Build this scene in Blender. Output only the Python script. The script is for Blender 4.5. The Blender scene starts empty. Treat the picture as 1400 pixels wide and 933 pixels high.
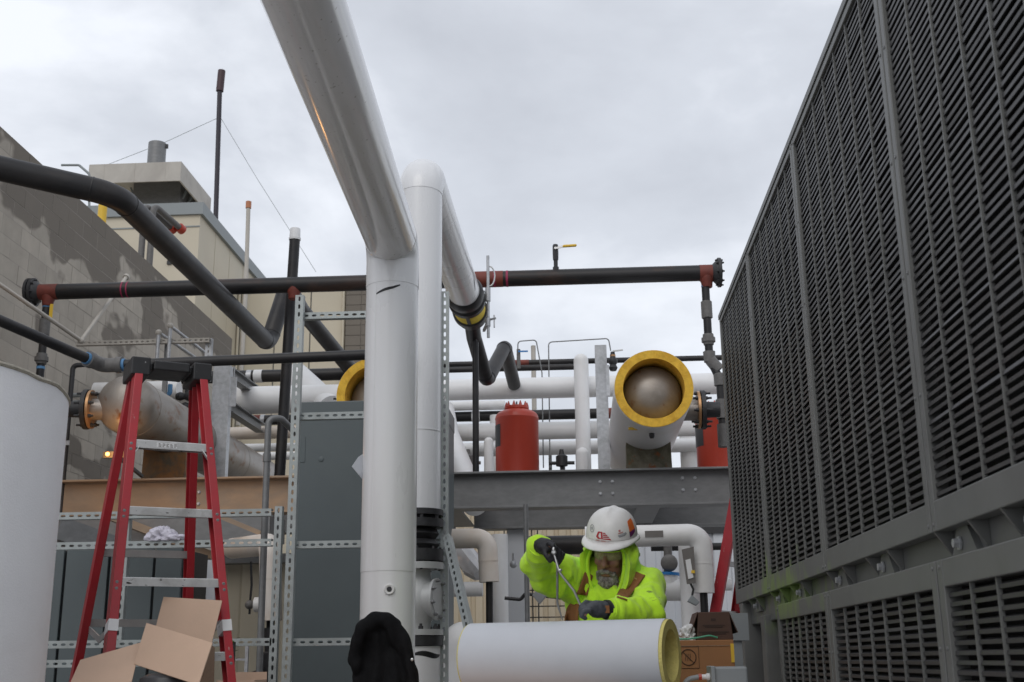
import bpy, bmesh, math, random
from mathutils import Vector, Matrix, noise
from mathutils.bvhtree import BVHTree

random.seed(7)
sc = bpy.context.scene
COL = sc.collection

# ------------------------------------------------------------------ camera
# World axes follow the plant: +Y runs away along the chiller, +X to the right,
# +Z up, ground at z = 0.  Focal length and tilt were solved from the vanishing points.
FPX, IMW, IMH = 1621.0, 1400.0, 933.0
CAM = Vector((0.0, 0.0, 1.1))
PSI, THETA, RHO = (math.radians(a) for a in (3.1, 15.1, 0.7))
_f = Vector((-math.sin(PSI) * math.cos(THETA), math.cos(PSI) * math.cos(THETA), math.sin(THETA)))
_r0 = Vector((math.cos(PSI), math.sin(PSI), 0))
_u0 = _r0.cross(_f)
_r = _r0 * math.cos(RHO) - _u0 * math.sin(RHO)
_u = _u0 * math.cos(RHO) + _r0 * math.sin(RHO)
cd = bpy.data.cameras.new('camera')
cd.sensor_width = 36.0
cd.lens = 36.0 * FPX / IMW
cd.clip_start = 0.05
cd.clip_end = 3000
cd.dof.use_dof = True
cd.dof.focus_distance = 6.6
cd.dof.aperture_fstop = 7.0
cam = bpy.data.objects.new('camera', cd)
COL.objects.link(cam)
cam.matrix_world = Matrix(((_r.x, _u.x, -_f.x, CAM.x), (_r.y, _u.y, -_f.y, CAM.y),
                           (_r.z, _u.z, -_f.z, CAM.z), (0, 0, 0, 1)))
sc.camera = cam

# ------------------------------------------------------------------ sky, sun, exposure
SUN_EL, SUN_AZ = math.radians(42), math.radians(192)      # azimuth clockwise from +Y: behind the camera, a little left
world = bpy.data.worlds.new('World')
sc.world = world
world.use_nodes = True
wn, wl = world.node_tree.nodes, world.node_tree.links
for n in list(wn):
    wn.remove(n)
def wnode(t, **kw):
    n = wn.new(t)
    for k, v in kw.items():
        setattr(n, k, v)
    return n
w_out = wnode('ShaderNodeOutputWorld')
w_bg = wnode('ShaderNodeBackground')
w_sky = wnode('ShaderNodeTexSky', sky_type='NISHITA', sun_disc=False)
w_sky.sun_elevation = SUN_EL
w_sky.sun_rotation = SUN_AZ
w_sky.air_density = 1.2
w_sky.dust_density = 3.0
w_tc = wnode('ShaderNodeTexCoord')
w_map = wnode('ShaderNodeMapping')
w_map.inputs['Scale'].default_value = (1.0, 1.0, 1.9)
w_map.inputs['Location'].default_value = (1.89, 0.83, 3.17)
wl.new(w_tc.outputs['Generated'], w_map.inputs['Vector'])
w_n1 = wnode('ShaderNodeTexNoise')
w_n1.inputs['Scale'].default_value = 2.6
w_n1.inputs['Detail'].default_value = 9
w_n1.inputs['Roughness'].default_value = 0.52
w_n1.inputs['Distortion'].default_value = 0.35
wl.new(w_map.outputs['Vector'], w_n1.inputs['Vector'])
w_n2 = wnode('ShaderNodeTexNoise')
w_n2.inputs['Scale'].default_value = 7.0
w_n2.inputs['Detail'].default_value = 6
wl.new(w_map.outputs['Vector'], w_n2.inputs['Vector'])
w_mx = wnode('ShaderNodeMix', data_type='FLOAT')
w_mx.inputs['Factor'].default_value = 0.25
wl.new(w_n1.outputs['Fac'], w_mx.inputs['A'])
wl.new(w_n2.outputs['Fac'], w_mx.inputs['B'])
w_rmp = wnode('ShaderNodeValToRGB')
el = w_rmp.color_ramp.elements
el[0].position, el[0].color = 0.38, (5.5, 5.75, 6.3, 1)
el[1].position, el[1].color = 0.62, (8.9, 9.2, 9.8, 1)
e = el.new(0.50)
e.color = (6.5, 6.8, 7.4, 1)
wl.new(w_mx.outputs['Result'], w_rmp.inputs['Fac'])
w_mix = wnode('ShaderNodeMix', data_type='RGBA')          # closed cloud deck, the blue sky only faintly through it
w_mix.inputs['Factor'].default_value = 0.90
wl.new(w_sky.outputs['Color'], w_mix.inputs['A'])
wl.new(w_rmp.outputs['Color'], w_mix.inputs['B'])
wl.new(w_mix.outputs['Result'], w_bg.inputs['Color'])
w_bg.inputs['Strength'].default_value = 0.10
wl.new(w_bg.outputs['Background'], w_out.inputs['Surface'])

sd = bpy.data.lights.new('sun', 'SUN')
sd.energy = 0.6
sd.angle = math.radians(40)
sd.color = (1.0, 0.97, 0.93)
sun = bpy.data.objects.new('sun', sd)
COL.objects.link(sun)
sdir = Vector((math.sin(SUN_AZ) * math.cos(SUN_EL), math.cos(SUN_AZ) * math.cos(SUN_EL), math.sin(SUN_EL)))
sun.rotation_euler = sdir.to_track_quat('Z', 'Y').to_euler()
sun.location = (0, -5, 12)
sc.view_settings.view_transform = 'Standard'
sc.view_settings.look = 'None'
sc.view_settings.gamma = 1
sc.view_settings.exposure = 0.2
sc.render.engine = 'CYCLES'
sc.cycles.max_bounces = 6
sc.cycles.diffuse_bounces = 3
sc.cycles.glossy_bounces = 3

# ------------------------------------------------------------------ site survey: sight line of a photo point met with a known depth
def sight(u, v):
    return _f + _r * ((u - 700.0) / FPX) - _u * ((v - 466.5) / FPX)
def P(u, v, Y):
    d = sight(u, v)
    return CAM + d * (Y / d.y)
def PZ(u, v, Z):
    d = sight(u, v)
    return CAM + d * ((Z - CAM.z) / d.z)
def PX(u, v, X):
    d = sight(u, v)
    return CAM + d * (X / d.x)

# ------------------------------------------------------------------ materials
MATS = {}
def material(name, base, rough=0.5, metal=0.0, var=0.12, vscale=6.0, base2=None, lo=0.42, hi=0.62,
             bump=0.0, bscale=60.0, coat=0.0, spec=0.5, stretch=(1, 1, 1), random_obj=0.0, sheen=0.0, extra=None):
    """Principled material; colour mottled by noise (and towards base2 in patches), fine bump relief."""
    if name in MATS:
        return MATS[name]
    m = bpy.data.materials.new(name)
    m.use_nodes = True
    nt = m.node_tree
    N, L = nt.nodes, nt.links
    b = N['Principled BSDF']
    b.inputs['Roughness'].default_value = rough
    b.inputs['Metallic'].default_value = metal
    b.inputs['Coat Weight'].default_value = coat
    b.inputs['Coat Roughness'].default_value = 0.12
    b.inputs['Specular IOR Level'].default_value = spec
    b.inputs['Sheen Weight'].default_value = sheen
    geo = N.new('ShaderNodeNewGeometry')
    mp = N.new('ShaderNodeMapping')
    mp.inputs['Scale'].default_value = stretch
    L.new(geo.outputs['Position'], mp.inputs['Vector'])
    n1 = N.new('ShaderNodeTexNoise')
    n1.inputs['Scale'].default_value = vscale
    n1.inputs['Detail'].default_value = 6
    n1.inputs['Roughness'].default_value = 0.6
    L.new(mp.outputs['Vector'], n1.inputs['Vector'])
    r1 = N.new('ShaderNodeMapRange')
    r1.inputs['From Min'].default_value = 0.25
    r1.inputs['From Max'].default_value = 0.75
    r1.inputs['To Min'].default_value = 1 - var
    r1.inputs['To Max'].default_value = 1 + var
    L.new(n1.outputs['Fac'], r1.inputs['Value'])
    val = r1.outputs['Result']
    if random_obj:
        oi = N.new('ShaderNodeObjectInfo')
        r2 = N.new('ShaderNodeMapRange')
        r2.inputs['To Min'].default_value = 1 - random_obj
        r2.inputs['To Max'].default_value = 1 + random_obj
        L.new(oi.outputs['Random'], r2.inputs['Value'])
        mm = N.new('ShaderNodeMath')
        mm.operation = 'MULTIPLY'
        L.new(val, mm.inputs[0])
        L.new(r2.outputs['Result'], mm.inputs[1])
        val = mm.outputs['Value']
    colr = None
    if base2 is not None:
        n2 = N.new('ShaderNodeTexNoise')
        n2.inputs['Scale'].default_value = vscale * 0.37
        n2.inputs['Detail'].default_value = 7
        n2.inputs['Roughness'].default_value = 0.65
        n2.inputs['Distortion'].default_value = 0.6
        L.new(mp.outputs['Vector'], n2.inputs['Vector'])
        rp = N.new('ShaderNodeMapRange')
        rp.inputs['From Min'].default_value = lo
        rp.inputs['From Max'].default_value = hi
        L.new(n2.outputs['Fac'], rp.inputs['Value'])
        mx = N.new('ShaderNodeMix')
        mx.data_type = 'RGBA'
        mx.inputs['A'].default_value = (*base, 1)
        mx.inputs['B'].default_value = (*base2, 1)
        L.new(rp.outputs['Result'], mx.inputs['Factor'])
        colr = mx.outputs['Result']
    sc_ = N.new('ShaderNodeVectorMath')
    sc_.operation = 'SCALE'
    if colr is None:
        sc_.inputs[0].default_value = base
    else:
        L.new(colr, sc_.inputs[0])
    L.new(val, sc_.inputs['Scale'])
    L.new(sc_.outputs['Vector'], b.inputs['Base Color'])
    # a little roughness variation everywhere
    r3 = N.new('ShaderNodeMapRange')
    r3.inputs['To Min'].default_value = max(0.03, rough - 0.10)
    r3.inputs['To Max'].default_value = min(1.0, rough + 0.12)
    L.new(n1.outputs['Fac'], r3.inputs['Value'])
    L.new(r3.outputs['Result'], b.inputs['Roughness'])
    if bump:
        n3 = N.new('ShaderNodeTexNoise')
        n3.inputs['Scale'].default_value = bscale
        n3.inputs['Detail'].default_value = 4
        L.new(mp.outputs['Vector'], n3.inputs['Vector'])
        bp = N.new('ShaderNodeBump')
        bp.inputs['Strength'].default_value = bump
        bp.inputs['Distance'].default_value = 0.01
        L.new(n3.outputs['Fac'], bp.inputs['Height'])
        L.new(bp.outputs['Normal'], b.inputs['Normal'])
    if extra:
        extra(nt, b, geo, sc_)
    MATS[name] = m
    return m

def splat(color, scale, lo, hi, center=None, radius=None, stretch=(1, 1, 1), zk=6.0):
    """Stain or painted reflection: noise-edged patches of another colour, optionally only near a point."""
    def f(nt, b, geo, src):
        N, L = nt.nodes, nt.links
        mp = N.new('ShaderNodeMapping')
        mp.inputs['Scale'].default_value = stretch
        L.new(geo.outputs['Position'], mp.inputs['Vector'])
        n = N.new('ShaderNodeTexNoise')
        n.inputs['Scale'].default_value = scale
        n.inputs['Detail'].default_value = 5
        L.new(mp.outputs['Vector'], n.inputs['Vector'])
        fac = n.outputs['Fac']
        if center is not None:
            zs = N.new('ShaderNodeVectorMath')
            zs.operation = 'MULTIPLY'
            zs.inputs[1].default_value = (1, 1, zk)
            L.new(geo.outputs['Position'], zs.inputs[0])
            d = N.new('ShaderNodeVectorMath')
            d.operation = 'DISTANCE'
            d.inputs[1].default_value = (center[0], center[1], center[2] * zk)
            L.new(zs.outputs['Vector'], d.inputs[0])
            rr = N.new('ShaderNodeMapRange')
            rr.inputs['From Min'].default_value = 0
            rr.inputs['From Max'].default_value = radius
            rr.inputs['To Min'].default_value = 0.28
            rr.inputs['To Max'].default_value = -0.35
            L.new(d.outputs['Value'], rr.inputs['Value'])
            ad = N.new('ShaderNodeMath')
            L.new(fac, ad.inputs[0])
            L.new(rr.outputs['Result'], ad.inputs[1])
            fac = ad.outputs['Value']
        rp = N.new('ShaderNodeMapRange')
        rp.inputs['From Min'].default_value = lo
        rp.inputs['From Max'].default_value = hi
        L.new(fac, rp.inputs['Value'])
        mx = N.new('ShaderNodeMix')
        mx.data_type = 'RGBA'
        mx.inputs['B'].default_value = (*color, 1)
        L.new(src.outputs['Vector'], mx.inputs['A'])
        L.new(rp.outputs['Result'], mx.inputs['Factor'])
        L.new(mx.outputs['Result'], b.inputs['Base Color'])
    return f

white_pvc = material('white_pvc_jacket', (0.76, 0.765, 0.775), 0.27, var=0.035, vscale=3, coat=0.35, base2=(0.74, 0.73, 0.71), lo=0.5, hi=0.8, stretch=(1, 1, .25), bump=0.03, bscale=9)
white_wet = material('white_pvc_rain_specked', (0.78, 0.77, 0.77), 0.16, var=0.05, vscale=3, coat=0.5, base2=(0.66, 0.64, 0.61), lo=0.45, hi=0.75, stretch=(2.5, .25, 2.5), bump=0.05, bscale=9,
                     extra=splat((0.50, 0.48, 0.45), 55, 0.665, 0.70))
white_dull = material('white_jacket', (0.78, 0.78, 0.78), 0.42, var=0.04, vscale=4, base2=(0.70, 0.68, 0.64), lo=0.5, hi=0.8)
glow_jacket = material('glow_tinted_jacket', (0.70, 0.60, 0.50), 0.45, var=0.05, vscale=4, base2=(0.76, 0.71, 0.66), lo=0.35, hi=0.65)  # warm lamp glow on white jackets, put into their colour
paper_white = material('paper_jacket', (0.58, 0.60, 0.64), 0.55, var=0.03, vscale=8, bump=0.06, bscale=25)
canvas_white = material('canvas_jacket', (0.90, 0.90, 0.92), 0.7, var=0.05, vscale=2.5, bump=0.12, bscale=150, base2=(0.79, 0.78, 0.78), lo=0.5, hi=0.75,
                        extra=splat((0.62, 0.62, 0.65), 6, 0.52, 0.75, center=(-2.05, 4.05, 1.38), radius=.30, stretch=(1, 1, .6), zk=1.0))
black_pipe = material('black_steel', (0.017, 0.0165, 0.018), 0.42, spec=0.35, var=0.35, vscale=9, base2=(0.040, 0.035, 0.032), lo=0.45, hi=0.75, stretch=(.4, 1, 1), bump=0.05, bscale=80)
yellow_foam = material('yellow_foam', (0.80, 0.60, 0.07), 0.8, var=0.08, vscale=20)
header_steel = material('rust_tinted_steel', (0.019, 0.018, 0.019), 0.42, spec=0.35, var=0.3, vscale=9, base2=(0.075, 0.036, 0.022), lo=0.50, hi=0.72, stretch=(.35, 1, 1), bump=0.05, bscale=80)
grey_iron = material('malleable_iron', (0.13, 0.125, 0.12), 0.55, var=0.25, vscale=30, bump=0.12, bscale=120)
dark_iron = material('dark_iron', (0.028, 0.028, 0.03), 0.5, var=0.3, vscale=25, bump=0.12, bscale=120)
rubber = material('black_rubber', (0.014, 0.014, 0.015), 0.45, var=0.2, vscale=20)
red_oxide = material('red_oxide_primer', (0.17, 0.034, 0.022), 0.6, var=0.25, vscale=14, base2=(0.10, 0.03, 0.022), lo=0.5, hi=0.75)
tank_red = material('tank_red_paint', (0.42, 0.042, 0.020), 0.38, var=0.06, vscale=5, coat=0.1)
galv = material('galvanised_steel', (0.21, 0.212, 0.213), 0.45, 0.30, var=0.12, vscale=26, base2=(0.185, 0.187, 0.188), lo=0.4, hi=0.6, stretch=(.5, 1, 1.2))
galv_bright = material('galvanised_bright', (0.50, 0.51, 0.53), 0.38, 0.4, var=0.16, vscale=30, base2=(0.38, 0.39, 0.40), lo=0.4, hi=0.65)
zinc = material('zinc_strut', (0.36, 0.39, 0.385), 0.42, 0.3, var=0.12, vscale=18, base2=(0.29, 0.31, 0.30), lo=0.45, hi=0.7)
alu = material('aluminium', (0.58, 0.58, 0.57), 0.42, 0.5, var=0.12, vscale=14, base2=(0.36, 0.35, 0.33), lo=0.5, hi=0.72,
               extra=splat((0.05, 0.045, 0.04), 34, 0.66, 0.70, stretch=(1, 1, 2)))
alu_dull = material('dull_aluminium', (0.33, 0.32, 0.31), 0.5, 0.4, var=0.12, vscale=14)
steel_bright = material('bright_steel', (0.55, 0.55, 0.54), 0.3, 0.9, var=0.1, vscale=20)
tan_beam_m = material('glow_tinted_steel', (0.41, 0.28, 0.18), 0.6, var=0.14, vscale=8, base2=(0.27, 0.22, 0.175), lo=0.45, hi=0.7, stretch=(.4, 1, 1))  # tan tone: warm lamp glow painted into the steel colour
panel_green = material('grey_green_paint', (0.088, 0.108, 0.113), 0.42, var=0.07, vscale=3, base2=(0.10, 0.12, 0.122), lo=0.5, hi=0.8)
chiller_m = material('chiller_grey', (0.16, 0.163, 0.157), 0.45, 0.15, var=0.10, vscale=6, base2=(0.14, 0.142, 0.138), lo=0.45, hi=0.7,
                     extra=splat((0.20, 0.28, 0.09), 8.5, 0.54, 0.76, center=(1.0, 6.2, 1.41), radius=2.5, stretch=(1, 1, .5)))  # green hi-vis reflection painted into the frame colour
slat_m = material('chiller_louvre', (0.050, 0.049, 0.050), 0.42, 0.15, var=0.12, vscale=8, random_obj=0.10)
coil_m = material('chiller_coil', (0.012, 0.012, 0.012), 0.7, var=0.3, vscale=40)
fibre_red = material('red_fibreglass', (0.40, 0.018, 0.028), 0.40, var=0.12, vscale=10, base2=(0.33, 0.028, 0.034), lo=0.45, hi=0.7,
                     extra=splat((0.42, 0.30, 0.28), 26, 0.70, 0.76, stretch=(1, 1, .4)))
black_plastic = material('black_plastic', (0.018, 0.018, 0.019), 0.45, var=0.2, vscale=20, extra=splat((0.35, 0.35, 0.36), 22, 0.70, 0.74))
tape_white = material('white_tape', (0.72, 0.72, 0.72), 0.5, var=0.05)
def damp(nt, b, geo, src):
    # damp patches, and a ragged soaked band along the top courses
    N, L = nt.nodes, nt.links
    mp = N.new('ShaderNodeMapping')
    mp.inputs['Scale'].default_value = (1, .8, 1.15)
    L.new(geo.outputs['Position'], mp.inputs['Vector'])
    n = N.new('ShaderNodeTexNoise')
    n.inputs['Scale'].default_value = 1.25
    n.inputs['Detail'].default_value = 3.5
    n.inputs['Roughness'].default_value = 0.45
    L.new(mp.outputs['Vector'], n.inputs['Vector'])
    sp = N.new('ShaderNodeSeparateXYZ')
    L.new(geo.outputs['Position'], sp.inputs['Vector'])
    rz = N.new('ShaderNodeMapRange')
    rz.inputs['From Min'].default_value = 5.25
    rz.inputs['From Max'].default_value = 6.1
    rz.inputs['To Min'].default_value = 0.0
    rz.inputs['To Max'].default_value = 0.24
    L.new(sp.outputs['Z'], rz.inputs['Value'])
    ad = N.new('ShaderNodeMath')
    L.new(n.outputs['Fac'], ad.inputs[0])
    L.new(rz.outputs['Result'], ad.inputs[1])
    rp = N.new('ShaderNodeMapRange')
    rp.inputs['From Min'].default_value = 0.555
    rp.inputs['From Max'].default_value = 0.585
    rp.inputs['To Max'].default_value = 0.85
    L.new(ad.outputs['Value'], rp.inputs['Value'])
    mx = N.new('ShaderNodeMix')
    mx.data_type = 'RGBA'
    mx.inputs['B'].default_value = (0.15, 0.13, 0.108, 1)
    L.new(src.outputs['Vector'], mx.inputs['A'])
    L.new(rp.outputs['Result'], mx.inputs['Factor'])
    L.new(mx.outputs['Result'], b.inputs['Base Color'])
def wet(nt, b, geo, src):
    damp(nt, b, geo, src)
block_m = material('concrete_block', (0.41, 0.37, 0.315), 0.9, var=0.14, vscale=3.5, bump=0.35, bscale=160, random_obj=0.09, extra=wet)
mortar_m = material('mortar', (0.34, 0.31, 0.28), 0.95, var=0.12, vscale=20, bump=0.2, bscale=200)
beige_m = material('beige_cladding', (0.60, 0.54, 0.42), 0.6, var=0.04, vscale=1.2, base2=(0.55, 0.49, 0.38), lo=0.5, hi=0.75)
beige_dark = material('tan_cladding', (0.64, 0.55, 0.41), 0.6, var=0.06, vscale=1.5, base2=(0.57, 0.48, 0.34), lo=0.45, hi=0.7, stretch=(3, 1, .3))
white_clad = material('white_cladding', (0.58, 0.60, 0.63), 0.5, var=0.04, vscale=1)
coping_m = material('grey_coping', (0.26, 0.285, 0.29), 0.5, var=0.06, vscale=3)
hood_m = material('weathered_hood', (0.50, 0.47, 0.42), 0.65, var=0.08, vscale=3, base2=(0.40, 0.37, 0.33), lo=0.5, hi=0.7)
yellow_ins = material('yellow_fibreglass', (0.80, 0.49, 0.06), 0.95, var=0.14, vscale=30, bump=0.5, bscale=140, base2=(0.60, 0.32, 0.03), lo=0.45, hi=0.7)
pale_ins = material('pale_fibreglass', (0.66, 0.58, 0.20), 0.95, var=0.12, vscale=30, bump=0.5, bscale=140)
yellow_p = material('yellow_paint', (0.75, 0.48, 0.04), 0.45, var=0.06)
def rusty(nt, b, geo, src):
    splat((0.20, 0.075, 0.022), 7, 0.60, 0.72, stretch=(1.4, .6, 1))(nt, b, geo, src)
shell_steel = material('mill_steel', (0.33, 0.30, 0.27), 0.40, 0.45, var=0.12, vscale=5, base2=(0.24, 0.205, 0.17), lo=0.42, hi=0.66, extra=rusty)
rust_m = material('rusty_plate', (0.24, 0.115, 0.04), 0.75, var=0.2, vscale=12, base2=(0.10, 0.085, 0.06), lo=0.42, hi=0.62)
mould_m = material('weathered_saddle', (0.19, 0.165, 0.12), 0.8, var=0.25, vscale=16, base2=(0.10, 0.095, 0.06), lo=0.42, hi=0.6, extra=splat((0.22, 0.08, 0.03), 12, 0.60, 0.68))
copper = material('bronze_ring', (0.48, 0.27, 0.13), 0.35, 0.6, var=0.1)
blue_tape = material('blue_tape', (0.10, 0.26, 0.48), 0.5, var=0.1)
blue_p = material('blue_paint', (0.02, 0.19, 0.50), 0.4, var=0.06)
pink_m = material('pink_marker', (0.30, 0.022, 0.075), 0.6, var=0.2, vscale=40)
ink = material('black_ink', (0.01, 0.01, 0.012), 0.5, var=0.1)
cardboard = material('cardboard', (0.58, 0.41, 0.30), 0.85, var=0.06, vscale=6, bump=0.06, bscale=90)
card_edge = material('corrugated_edge', (0.30, 0.19, 0.12), 0.9, var=0.25, vscale=120)
card_orange = material('orange_cardboard', (0.33, 0.155, 0.065), 0.8, var=0.08, vscale=6)
card_dark = material('dark_cardboard', (0.085, 0.045, 0.032), 0.75, var=0.10, vscale=6)
grey_box_m = material('grey_enclosure', (0.24, 0.26, 0.27), 0.45, var=0.05)
dark_plastic = material('charcoal_plastic', (0.06, 0.06, 0.065), 0.4, var=0.1)
black_cloth = material('black_fleece', (0.010, 0.010, 0.011), 0.95, var=0.3, vscale=30, bump=0.3, bscale=220, spec=0.15)
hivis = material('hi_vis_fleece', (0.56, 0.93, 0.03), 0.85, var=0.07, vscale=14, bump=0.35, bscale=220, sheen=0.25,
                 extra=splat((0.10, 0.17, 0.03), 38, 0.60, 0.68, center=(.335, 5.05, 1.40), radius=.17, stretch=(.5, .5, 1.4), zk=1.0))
brown_duck = material('brown_duck_canvas', (0.23, 0.095, 0.03), 0.85, var=0.10, vscale=30, bump=0.2, bscale=260)
skin_m = material('skin', (0.36, 0.185, 0.135), 0.45, var=0.10, vscale=60, base2=(0.31, 0.135, 0.095), lo=0.45, hi=0.65)
beard_m = material('grey_beard', (0.42, 0.39, 0.36), 0.9, var=0.4, vscale=90, base2=(0.12, 0.10, 0.085), lo=0.42, hi=0.62, bump=0.8, bscale=240)
glove_m = material('black_glove', (0.012, 0.012, 0.014), 0.55, var=0.25, vscale=40, bump=0.2, bscale=200)
glove_grey = material('grey_glove', (0.06, 0.065, 0.075), 0.55, var=0.3, vscale=50, bump=0.2, bscale=200)
hat_m = material('hard_hat_white', (0.74, 0.73, 0.71), 0.33, var=0.04, vscale=20, base2=(0.66, 0.65, 0.62), lo=0.5, hi=0.75)
cloth_white = material('white_rag', (0.62, 0.60, 0.68), 0.9, var=0.08, vscale=30, bump=0.4, bscale=120)
plastic_wrap = material('clear_wrap', (0.66, 0.66, 0.67), 0.12, var=0.1, vscale=20, coat=0.6)
ground_m = material('concrete_ground', (0.30, 0.29, 0.275), 0.9, var=0.18, vscale=1.5, base2=(0.24, 0.235, 0.225), lo=0.4, hi=0.6, bump=0.2, bscale=60)
red_mark = material('red_print', (0.42, 0.02, 0.03), 0.5, var=0.08)
orange_mark = material('orange_sticker', (0.72, 0.16, 0.03), 0.5, var=0.08)
purple_mark = material('purple_sticker', (0.12, 0.015, 0.10), 0.5, var=0.08)
grey_mark = material('grey_print', (0.30, 0.31, 0.32), 0.5, var=0.1)
green_cord_m = material('green_cord', (0.08, 0.36, 0.22), 0.5, var=0.1)
valve_grey = material('valve_primer', (0.50, 0.51, 0.50), 0.42, 0.15, var=0.08, vscale=10)
dull_plate = material('dull_name_plate', (0.15, 0.14, 0.13), 0.5, var=0.15)

# ------------------------------------------------------------------ mesh building
def frame_of(d):
    d = d.normalized()
    a = Vector((0, 0, 1)) if abs(d.z) < 0.9 else Vector((0, 1, 0))
    x = a.cross(d).normalized()
    return x, d.cross(x)

def fillet(pts, rad, n=8):
    pts = [Vector(p) for p in pts]
    out = [pts[0]]
    for i in range(1, len(pts) - 1):
        p, a, b = pts[i], (pts[i - 1] - pts[i]), (pts[i + 1] - pts[i])
        la, lb = a.length, b.length
        a.normalize()
        b.normalize()
        ang = a.angle(b)
        r = rad[i - 1] if isinstance(rad, (list, tuple)) else rad
        t = min(r / max(1e-4, math.tan(ang / 2)), la * 0.48, lb * 0.48)
        r = t * math.tan(ang / 2)
        c = p + (a + b).normalized() * (r / math.sin(ang / 2))
        p0, p1 = p + a * t, p + b * t
        v0, v1 = p0 - c, p1 - c
        tot = v0.angle(v1)
        ax = v0.cross(v1)
        if tot < 1e-3 or ax.length < 1e-9:
            out.append(p)
            continue
        ax.normalize()
        for k in range(n + 1):
            out.append(c + Matrix.Rotation(tot * k / n, 3, ax) @ v0)
    out.append(pts[-1])
    return out

class MB:
    def __init__(s):
        s.v, s.f = [], []
    def add(s, vs, fs):
        o = len(s.v)
        s.v += [Vector(x) for x in vs]
        s.f += [tuple(i + o for i in f) for f in fs]
        return s
    def boxb(s, a, b):
        x0, y0, z0 = a
        x1, y1, z1 = b
        return s.add([(x0, y0, z0), (x1, y0, z0), (x1, y1, z0), (x0, y1, z0), (x0, y0, z1), (x1, y0, z1), (x1, y1, z1), (x0, y1, z1)],
                     [(0, 3, 2, 1), (4, 5, 6, 7), (0, 1, 5, 4), (1, 2, 6, 5), (2, 3, 7, 6), (3, 0, 4, 7)])
    def bar(s, p, q, w, h, side=None):
        """box from p to q; w along `side`, h along the third axis"""
        p, q = Vector(p), Vector(q)
        d = (q - p).normalized()
        if side is None:
            x, y = frame_of(d)
        else:
            x = Vector(side)
            x = (x - d * x.dot(d)).normalized()
            y = d.cross(x)
        vs = []
        for c in (p, q):
            for sx, sy in ((-1, -1), (1, -1), (1, 1), (-1, 1)):
                vs.append(c + x * (sx * w / 2) + y * (sy * h / 2))
        return s.add(vs, [(0, 3, 2, 1), (4, 5, 6, 7), (0, 1, 5, 4), (1, 2, 6, 5), (2, 3, 7, 6), (3, 0, 4, 7)])
    def tube(s, path, r, seg=24, cap=True, flat=None):
        path = [Vector(p) for p in path]
        n = len(path)
        rs = r if isinstance(r, (list, tuple)) else [r] * n
        tang = []
        for i in range(n):
            a = path[max(0, i - 1)]
            b = path[min(n - 1, i + 1)]
            t = (b - a)
            if 0 < i < n - 1:
                t = (path[i] - a).normalized() + (b - path[i]).normalized()
            tang.append(t.normalized())
        x, y = frame_of(tang[0])
        vs, fs = [], []
        for i in range(n):
            if i:
                ax = tang[i - 1].cross(tang[i])
                if ax.length > 1e-7:
                    R = Matrix.Rotation(tang[i - 1].angle(tang[i]), 3, ax.normalized())
                    x = R @ x
                x = (x - tang[i] * x.dot(tang[i])).normalized()
            y = tang[i].cross(x)
            for k in range(seg):
                a = 2 * math.pi * k / seg
                vs.append(path[i] + (x * math.cos(a) + y * math.sin(a)) * rs[i])
        for i in range(n - 1):
            for k in range(seg):
                k2 = (k + 1) % seg
                fs.append((i * seg + k, i * seg + k2, (i + 1) * seg + k2, (i + 1) * seg + k))
        if cap:
            fs.append(tuple(reversed(range(seg))))
            fs.append(tuple((n - 1) * seg + k for k in range(seg)))
        return s.add(vs, fs)
    def cyl(s, p, q, r, seg=20):
        return s.tube([p, q], r, seg)
    def lathe(s, o, axis, prof, seg=32, cap=True):
        """prof: (distance along axis, radius)"""
        o, axis = Vector(o), Vector(axis).normalized()
        x, y = frame_of(axis)
        vs, fs = [], []
        for (t, r) in prof:
            for k in range(seg):
                a = 2 * math.pi * k / seg
                vs.append(o + axis * t + (x * math.cos(a) + y * math.sin(a)) * max(r, 1e-4))
        n = len(prof)
        for i in range(n - 1):
            for k in range(seg):
                k2 = (k + 1) % seg
                fs.append((i * seg + k, i * seg + k2, (i + 1) * seg + k2, (i + 1) * seg + k))
        if cap:
            fs.append(tuple(reversed(range(seg))))
            fs.append(tuple((n - 1) * seg + k for k in range(seg)))
        return s.add(vs, fs)
    def ring(s, o, axis, r0, r1, length, seg=36):
        """hollow cylinder"""
        o, axis = Vector(o), Vector(axis).normalized()
        x, y = frame_of(axis)
        vs, fs = [], []
        for (t, r) in ((0, r1), (length, r1), (length, r0), (0, r0)):
            for k in range(seg):
                a = 2 * math.pi * k / seg
                vs.append(o + axis * t + (x * math.cos(a) + y * math.sin(a)) * r)
        for i in range(4):
            j = (i + 1) % 4
            for k in range(seg):
                k2 = (k + 1) % seg
                fs.append((i * seg + k, i * seg + k2, j * seg + k2, j * seg + k))
        return s.add(vs, fs)
    def ellipsoid(s, c, ax, ay, az, seg=20, rings=12):
        """ax, ay, az: half-axis vectors"""
        c, ax, ay, az = Vector(c), Vector(ax), Vector(ay), Vector(az)
        vs = [c + az]
        fs = []
        for i in range(1, rings):
            ph = math.pi * i / rings
            for k in range(seg):
                a = 2 * math.pi * k / seg
                vs.append(c + (ax * math.cos(a) + ay * math.sin(a)) * math.sin(ph) + az * math.cos(ph))
        vs.append(c - az)
        for k in range(seg):
            fs.append((0, 1 + k, 1 + (k + 1) % seg))
            fs.append((len(vs) - 1, 1 + (rings - 2) * seg + (k + 1) % seg, 1 + (rings - 2) * seg + k))
        for i in range(rings - 2):
            for k in range(seg):
                k2 = (k + 1) % seg
                fs.append((1 + i * seg + k, 1 + (i + 1) * seg + k, 1 + (i + 1) * seg + k2, 1 + i * seg + k2))
        return s.add(vs, fs)
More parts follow.
